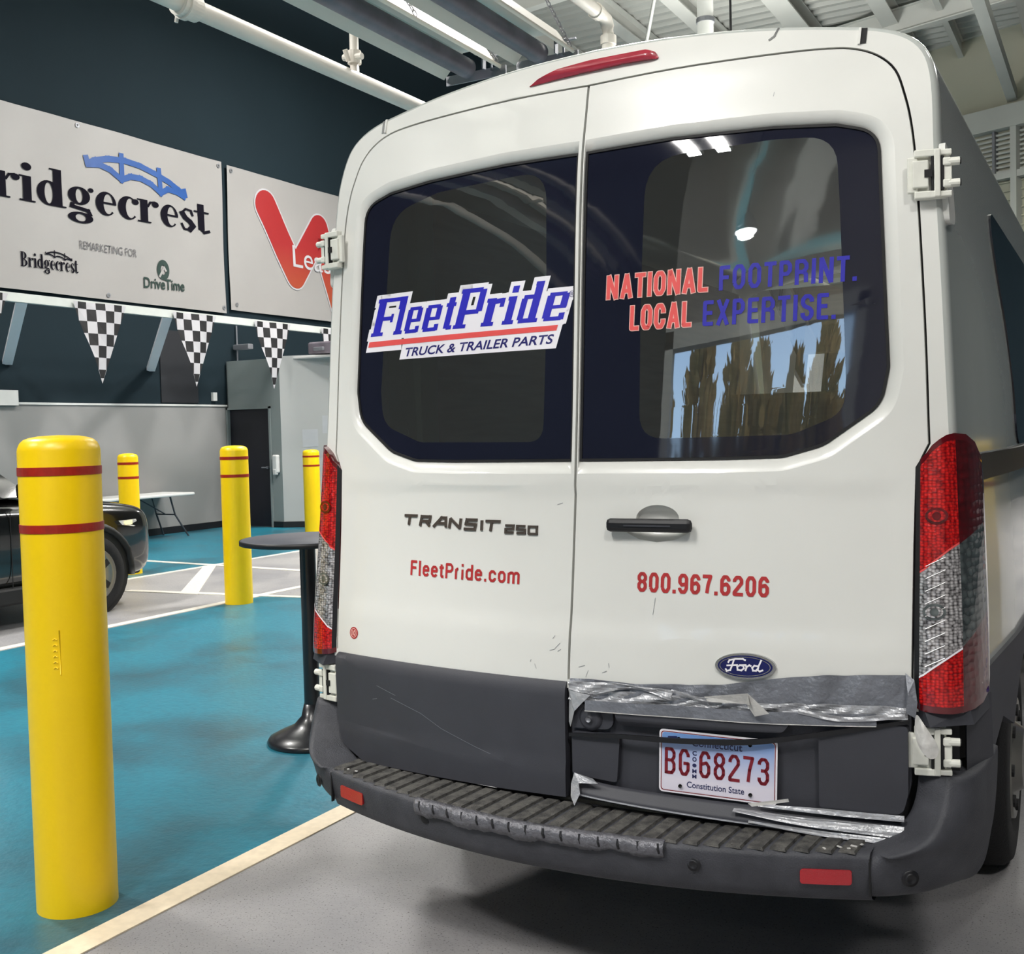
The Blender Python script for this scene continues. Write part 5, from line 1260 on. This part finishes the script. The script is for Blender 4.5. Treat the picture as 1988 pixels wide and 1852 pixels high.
# lower lip of the right door with taped edges
def lip(name, top, bot, o0, o1, m, parent, n=60, amp=0.0, seed=2, rows=4):
    rnd = random.Random(seed); vs = []; fs = []
    ph_ = [(rnd.uniform(15, 60), rnd.uniform(0, 6), rnd.uniform(.3, 1)) for _ in range(6)]
    for i in range(n + 1):
        x = top[0][0] + (top[-1][0] - top[0][0]) * i / n
        za = crm(x, [q[0] for q in top], [q[1] for q in top]); zb = crm(x, [q[0] for q in bot], [q[1] for q in bot])
        for r in range(rows + 1):
            t = r / rows; z = za + (zb - za) * t
            k = sum(math.sin(x * f_ * .4 + p_ + t * 14 * a_) * a_ for f_, p_, a_ in ph_) / 3
            vs.append((x, F(x, z) - (o0 + (o1 - o0) * t) - amp * k * (x > top[0][0] + .01), z))
    k = rows + 1
    for i in range(n):
        for r in range(rows): fs.append((i * k + r, (i + 1) * k + r, (i + 1) * k + r + 1, i * k + r + 1))
    o = pyd(name, vs, fs, m, parent, amp == 0); md = o.modifiers.new('solid', 'SOLIDIFY'); md.thickness = .003; md.offset = 1; return o
T0 = [(.03, .562), (.13, .552), (.33, .545), (.55, .540), (.70, .535), (.86, .525)]; B0 = [(.03, .524), (.13, .517), (.33, .508), (.55, .500), (.70, .496), (.86, .492)]
lip('lower_lip', T0, B0, .010, .036, 'clad', rc)
E_ = [(x, z + .003) for x, z in B0]; lip('lip_edge', E_, B0, .036, .040, 'galv', rc)
lip('tape_strip', [(.52, .549), (.65, .552), (.86, .548)], [(.52, .545), (.65, .540), (.86, .534)], .022, .026, 'tape', tp, 50, .001, 4, 3)
lip('tape_strip', [(.46, .535), (.62, .528), (.86, .522)], [(.46, .531), (.62, .512), (.86, .497)], .026, .040, 'tape', tp, 60, .004, 6, 6)
lip('tape_strip', [(.5, .512), (.66, .503), (.83, .496)], [(.5, .508), (.66, .492), (.83, .484)], .040, .046, 'tape', tp, 60, .003, 7, 4)
pyd('tape_flap', [(.028, -.245, .58), (.085, -.25, .572), (.10, -.25, .560), (.045, -.255, .556), (.052, -.262, .53), (.038, -.27, .498), (.024, -.262, .52), (.020, -.25, .55)],
    [(0, 1, 2, 3), (0, 3, 7), (3, 4, 6, 7), (4, 5, 6)], 'tape', tp)
pyd('tape_flap', [(.50, -.222, .556), (.60, -.215, .580), (.602, -.214, .572), (.51, -.222, .549)], [(0, 1, 2, 3)], 'tapewhite', tp)

# ---- bumper
bp = empty('rear_bumper'); bp.parent = van; bp['label'] = 'charcoal step bumper with scuffed treads'
def YB(X): return -.415 + .262 * X * X
ST = [lambda X: (F(X, .49) + .03, .478), lambda X: (F(X, .49) - .002, .484), lambda X: (YB(X) + .012, .484), lambda X: (YB(X) + .002, .480), lambda X: (YB(X) - .002, .470), lambda X: (YB(X) + .004, .43), lambda X: (YB(X) + .012, .395), lambda X: (YB(X) + .025, .368), lambda X: (YB(X) + .05, .355), lambda X: (YB(X) + .15, .352), lambda X: (-.05, .36)]
vs = []; fs = []; N = 44
for i in range(N + 1):
    X = -.80 + 1.60 * i / N
    for f_ in ST: y_, z_ = f_(X); vs.append((X, y_, z_))
k = len(ST)
for i in range(N):
    for j in range(k - 1): fs.append((i * k + j, i * k + j + 1, (i + 1) * k + j + 1, (i + 1) * k + j))
pyd('bumper_bar', vs, fs, 'bump', bp, True, True)
# treads
tm = None; X = -.775; i = 0
while X < .79:
    w_ = .040; y0 = F(X, .49) - .006; y1 = YB(X) + .010
    bm = bmesh.new()
    vsx = []
    sk = .010 if X > 0 else .016
    for (xx, yy, zz) in ((X, y0, .484), (X + w_, y0, .484), (X + w_ - sk, y1, .484), (X - sk, y1, .484)): vsx.append((xx, yy, zz))
    top = [(x_ + (.003 if q in (0, 3) else -.003), y_ + (-.003 if q < 2 else .004), .4905) for q, (x_, y_, z_) in enumerate(vsx)]
    vv = [bm.verts.new(p_) for p_ in vsx + top]
    bm.faces.new((vv[4], vv[5], vv[6], vv[7]))
    for q in range(4): bm.faces.new((vv[q], vv[(q + 1) % 4], vv[4 + (q + 1) % 4], vv[4 + q]))
    bmesh.ops.recalc_face_normals(bm, faces=bm.faces)
    from_bm('step_tread', bm, 'tread', bp); X += .0505
# torn, curled edge of the step
vs = []; fs = []; rnd = random.Random(5); N = 110
for i in range(N + 1):
    X = -.40 + .74 * i / N; y = YB(X); t = i / N; lift = .006 + .004 * math.sin(t * 9); n1 = .0006 * math.sin(X * 130) + .0008 * math.sin(X * 61 + 1) + rnd.uniform(-.0005, .0005) + (.0018 * math.sin(X * 37))
    vs += [(X, y + .004, .4885 + lift * .3), (X, y - .010 - lift * .3, .486 + n1), (X, y - .015 + n1, .474), (X, y - .012 + n1, .460 + n1), (X, y - .006, .449 + 2 * n1 - .003 * math.sin(t * 5))]
for i in range(N):
    for r in range(4): fs.append((i * 5 + r, (i + 1) * 5 + r, (i + 1) * 5 + r + 1, i * 5 + r + 1))
te = pyd('torn_edge', vs, fs, mat('torn_grey_plastic', (112, 112, 118), .38, metal=.25, var=.15, vscale=40, bump=.6, bscale=90), bp, True)
md = te.modifiers.new('solid', 'SOLIDIFY'); md.thickness = .002
X = -.38
while X < .33:
    bm = bmesh.new(); add_tube(bm, [(X, YB(X) - .012, .487), (X + .001, YB(X) - .0165, .474), (X + .003, YB(X) - .0135, .463)], .0035, 6); from_bm('torn_notch', bm, 'black', bp); X += .0505
# corners
def corner(s):
    L = [ (.645, [(.886, -.075), (.930, -.092), (.958, -.100), (.985, -.082), (1.008, -.045), (1.020, .0), (1.030, .10), (1.036, .24)]),
          (.60, [(.884, -.085), (.925, -.108), (.958, -.122), (.988, -.100), (1.012, -.055), (1.026, 0), (1.036, .10), (1.040, .19)]),
          (.55, [(.872, -.098), (.912, -.130), (.948, -.156), (.982, -.128), (1.010, -.070), (1.028, 0), (1.036, .08), (1.041, .135)]),
          (.515, [(.845, -.115), (.885, -.158), (.928, -.196), (.970, -.152), (1.004, -.080), (1.027, 0), (1.035, .06), (1.040, .10)]),
          (.495, [(.80, -.130), (.845, -.190), (.892, -.232), (.952, -.172), (1.0, -.084), (1.026, 0), (1.033, .05), (1.038, .085)]),
          (.482, [(.775, -.140), (.800, -.215), (.840, -.252), (.935, -.190), (.996, -.088), (1.024, 0), (1.031, .04), (1.036, .07)]),
          (.468, [(.775, -.262), (.800, -.250), (.840, -.236), (.930, -.186), (.994, -.088), (1.022, 0), (1.029, .035), (1.034, .06)]),
          (.42, [(.775, -.252), (.800, -.243), (.840, -.228), (.925, -.176), (.985, -.080), (1.014, 0), (1.022, .02), (1.028, .035)]),
          (.385, [(.775, -.240), (.800, -.231), (.838, -.216), (.915, -.160), (.970, -.072), (1.0, -.01), (1.008, .0), (1.014, .01)]),
          (.362, [(.775, -.215), (.800, -.206), (.832, -.19), (.90, -.135), (.945, -.06), (.97, -.02), (.98, -.01), (.985, .0)]),
          (.352, [(.775, -.12), (.80, -.12), (.82, -.11), (.86, -.09), (.89, -.05), (.90, -.02), (.91, -.01), (.91, .0)])]
    vs = []; fs = []
    for z, P_ in L:
        for (x, y) in P_: vs.append((s * x, y, z))
    k = 8
    for r in range(len(L) - 1):
        for c_ in range(k - 1): fs.append((r * k + c_, r * k + c_ + 1, (r + 1) * k + c_ + 1, (r + 1) * k + c_))
    i0 = len(vs)   # top cap towards the body
    vs += [(s * .90, .0, .652), (s * .99, .05, .652), (s * 1.0, .24, .652)]
    fs += [(0, 1, 2, i0), (2, 3, 4, i0), (4, 5, i0 + 1, i0), (5, 6, i0 + 1), (6, 7, i0 + 2, i0 + 1)]
    o = pyd('bumper_corner', vs, fs, 'bump', bp, True, True)
    cr = o.data.attributes.new('crease_edge', 'FLOAT', 'EDGE')
    for e in o.data.edges:
        a_, b_ = e.vertices
        if a_ < 88 and b_ < 88:
            if a_ % 8 == b_ % 8 == 2 and max(a_, b_) < 48: cr.data[e.index].value = .72
            if a_ // 8 == b_ // 8 and a_ // 8 in (0,): cr.data[e.index].value = .8
            if a_ // 8 == b_ // 8 == 5 and max(a_ % 8, b_ % 8) <= 3: cr.data[e.index].value = .7
    m1 = o.modifiers.new('s', 'SUBSURF'); m1.levels = 1; m1.render_levels = 2
    pyd('corner_backing', [(s * .66, -.10, .40), (s * .66, -.10, .62), (s * 1.0, -.01, .64), (s * 1.0, -.01, .40)], [(0, 1, 2, 3)], 'seam', bp)
    # filler block between lamp and hinge
    b_ = pyd('corner_filler', [(s * .876, -.085, .775), (s * .92, -.125, .770), (s * 1.012, -.06, .772), (s * 1.03, .12, .775), (s * .876, -.085, .802), (s * .905, -.115, .812), (s * 1.0, -.06, .812), (s * 1.02, .12, .83)],
            [(0, 1, 5, 4), (1, 2, 6, 5), (2, 3, 7, 6), (4, 5, 6, 7), (3, 0, 4, 7), (0, 3, 2, 1)], 'clad', bp, False, True)
    # dark pocket behind the hinge
    pyd('hinge_pocket', [(s * .872, -.07, .64), (s * .872, -.07, .81), (s * .975, -.035, .81), (s * .975, -.035, .64), (s * 1.02, .14, .81), (s * 1.02, .14, .64)], [(0, 1, 2, 3)], 'seam', bp)
    pyd('side_filler', [(s * .99, -.022, .81), (s * .99, -.022, .645), (s * 1.03, .14, .81), (s * 1.035, .14, .645)], [(0, 1, 3, 2)], 'clad', bp)
corner(-1); corner(1)
bm = bmesh.new()
for s in (-1, 1):
    bm = bmesh.new(); X = s * .8; add_box(bm, (X, YB(X) + .004, .428), (.004, .012, .09)); from_bm('bumper_joint', bm, 'seam', bp)
def onbump(X, z): return YB(X) + (.004 if z > .43 else .008)
for s, xc, zc in ((-1, -.693, .430), (1, .706, .428)):
    o = place('bumper_reflector', flat([rounded([(xc - .056, zc - .018, .008), (xc + .056, zc - .018, .008), (xc + .056, zc + .018, .008), (xc - .056, zc + .018, .008)])]), lambda u, v, o_: Vector((u, YB(u) - .002 - o_, v)), 'reflred', bp, thick=.012, grid=.03)
    o['label'] = 'red reflector'
for (X, z, fl) in ((-.371, .437, 0), (.407, .437, 1)):
    o = lathe('parking_sensor', [(0, .002), (.007, .002), (.009, .004), (.011, .004), (.012, .001), (.015, .003), (.018, 0)] if fl else [(0, .001), (.014, .001), (.016, 0)], 'black' if fl else 'seam', bp, 20, (0, 0, 0), 'Y')
    o.location = (X, YB(X) + .0025, z); o.scale = (1, -1, 1)
for s in (-1, 1):
    o = lathe('parking_sensor', [(0, .004), (.008, .004), (.010, .006), (.013, .006), (.014, .002), (.018, .004), (.021, 0)], 'black', bp, 20, (0, 0, 0), 'Y')
    o.location = (s * .885, -.203, .425); o.rotation_euler = (0, 0, s * .58); o.scale = (1, -1, 1)
for X in (-.735, -.70, .70, .73, .76, .775, .752):   # flaked white paint at the step ends
    bm = bmesh.new(); add_box(bm, (X, YB(X) + .03 + random.uniform(-.015, .02), .4915), (random.uniform(.006, .016), random.uniform(.004, .008), .002), Matrix.Rotation(random.uniform(-1, 1), 3, 'Z')); from_bm('paint_flake', bm, 'tapewhite', bp)
# mudflap dark panel inside the arch
for s in (-1, 1): boxo('wheel_liner', min(s * .60, s * .99), max(s * .60, s * .99), .58, .62, .38, .84, 'seam', van)

# ------------------------------------------------------------------ black car on the left
suv = tag(empty('car', (-7.42, 2.36, 0)), 'black compact SUV with lit headlight, mostly hidden behind the large bollard', 'car')
STA = [(2.10, .70, .32, .66, .80), (2.06, .82, .26, .80, .88), (1.93, .88, .25, .88, .93), (1.70, .895, .25, .90, .975), (1.3, .91, .25, .93, 1.02), (.85, .91, .25, .95, 1.06), (.3, .91, .25, .97, 1.08), (-.6, .91, .25, .99, 1.10), (-1.4, .91, .25, 1.0, 1.12), (-1.9, .89, .28, 1.0, 1.13), (-2.15, .80, .40, .98, 1.10)]
vs = []; fs = []
for (y, w_, zb, zs_, zt) in STA:
    half = [(0, zb), (w_ * .8, zb), (w_ * .97, zb + .08), (w_, zb + .25), (w_ * 1.0, zs_ - .12), (w_ * .985, zs_ - .02), (w_ * .93, zs_ + (zt - zs_) * .6), (w_ * .72, zt - .005), (0, zt + .02)]
    ring_ = [(-x, z) for x, z in half[::-1]] + half[1:-1]
    vs += [(x, y, z) for x, z in ring_]
k = len(ring_)
for i in range(len(STA) - 1):
    for j in range(k): fs.append((i * k + j, i * k + (j + 1) % k, (i + 1) * k + (j + 1) % k, (i + 1) * k + j))
fs += [tuple(range(k)), tuple(range((len(STA) - 1) * k, len(STA) * k))]
o = pyd('car_body', vs, fs, 'suv', suv, True, True); o.modifiers.new('s', 'SUBSURF').levels = 1; o.modifiers['s'].render_levels = 2
GH = [(.80, .86, .80, 1.06, 1.07), (.25, .86, .66, 1.06, 1.52), (-.3, .86, .66, 1.08, 1.62), (-1.3, .86, .66, 1.1, 1.60), (-2.0, .82, .66, 1.1, 1.20)]
vs = []; fs = []
for (y, wb_, wt, z0, z1) in GH: vs += [(-wb_, y, z0), (-wt, y, z1), (0, y, z1 + .03), (wt, y, z1), (wb_, y, z0)]
for i in range(4):
    for j in range(4): fs.append((i * 5 + j, i * 5 + j + 1, (i + 1) * 5 + j + 1, (i + 1) * 5 + j))
pyd('car_windows', vs, fs, 'suvglass', suv, False, True)
vs = []; fs = []
for (y, wb_, wt, z0, z1) in GH[1:4]: vs += [(-wt - .01, y, z1 + .0), (-wt + .1, y, z1 + .03), (wt - .1, y, z1 + .03), (wt + .01, y, z1)]
for i in range(2):
    for j in range(3): fs.append((i * 4 + j, i * 4 + j + 1, (i + 1) * 4 + j + 1, (i + 1) * 4 + j))
o = pyd('car_roof', vs, fs, 'suv', suv, True, True); o.location.z = .012
for s in (-1, 1):
    for yy in (1.30, -1.32):
        t = lathe('car_wheel', [(0, .01), (.05, .012), (.06, .0), (.20, -.01), (.235, .008), (.24, -.18)], 'rim', suv, 32, (0, 0, 0), 'X'); t.location = (s * .905, yy, .345)
        if s < 0: t.rotation_euler = (0, 0, PI)
        lathe('tyre', [(.235, .0), (.27, .014), (.33, .006), (.345, -.02), (.345, -.19), (.25, -.2)], 'rubber', t, 40, (0, 0, 0), 'X')
        bm = bmesh.new()
        for q in range(5):
            a = q * 2 * PI / 5; add_box(bm, (.012, math.cos(a + .63) * .13, math.sin(a + .63) * .13), (.006, .055, .11), Matrix.Rotation(a + .63 - PI / 2, 3, 'X'))
        from_bm('rim_opening', bm, 'black', t)
        P_ = [(s * .915, yy + .43 * math.cos(a), .36 + .41 * math.sin(a)) for a in [math.radians(-8 + 196 * q / 18) for q in range(19)]]
        bm = bmesh.new(); add_tube(bm, P_, .035, 8); from_bm('arch_flare', bm, 'suvtrim', suv, True)
        bm = bmesh.new(); add_tube(bm, [(s * .80, yy, .36), (s * .918, yy, .36)], .395, 36); from_bm('wheel_well', bm, 'seam', suv)
        t.location.x = s * .935
    boxo('side_sill', min(s * .86, s * .925), max(s * .86, s * .925), -.88, .86, .20, .34, 'suvtrim', suv, .02)
    vsx = [(s * .905, 1.66, .775), (s * .885, 1.85, .775), (s * .80, 2.02, .765), (s * .82, 2.0, .715), (s * .88, 1.85, .71), (s * .905, 1.70, .735)]
    vsx = [(x * 1.014 + s * .006, y - .06, z + .02) for x, y, z in vsx]
    h_ = pyd('headlight', vsx, [tuple(range(6))], 'suvlampw', suv)
    o = pyd('headlight_beam', [(s * .931, 1.66, .785), (s * .921, 1.76, .79), (s * .918, 1.76, .752), (s * .928, 1.67, .755)], [(0, 1, 2, 3)], 'suvlamp', h_)
bm = bmesh.new(); add_box(bm, (0, 2.09, .62), (1.0, .03, .16), bev=.01); add_box(bm, (0, 2.04, .34), (1.3, .08, .16), bev=.02); from_bm('grille', bm, 'suvtrim', suv)
for s in (-1, 1):
    bm = bmesh.new(); add_box(bm, (s * .99, .62, 1.12), (.16, .10, .13), bev=.03); from_bm('wing_mirror', bm, 'suv', suv)
for s in (-1, 1):
    for yy in (.52, -.42): bm = bmesh.new(); add_box(bm, (s * .912, yy, .66), (.004, .006, .64)); from_bm('door_gap', bm, 'seam', suv)
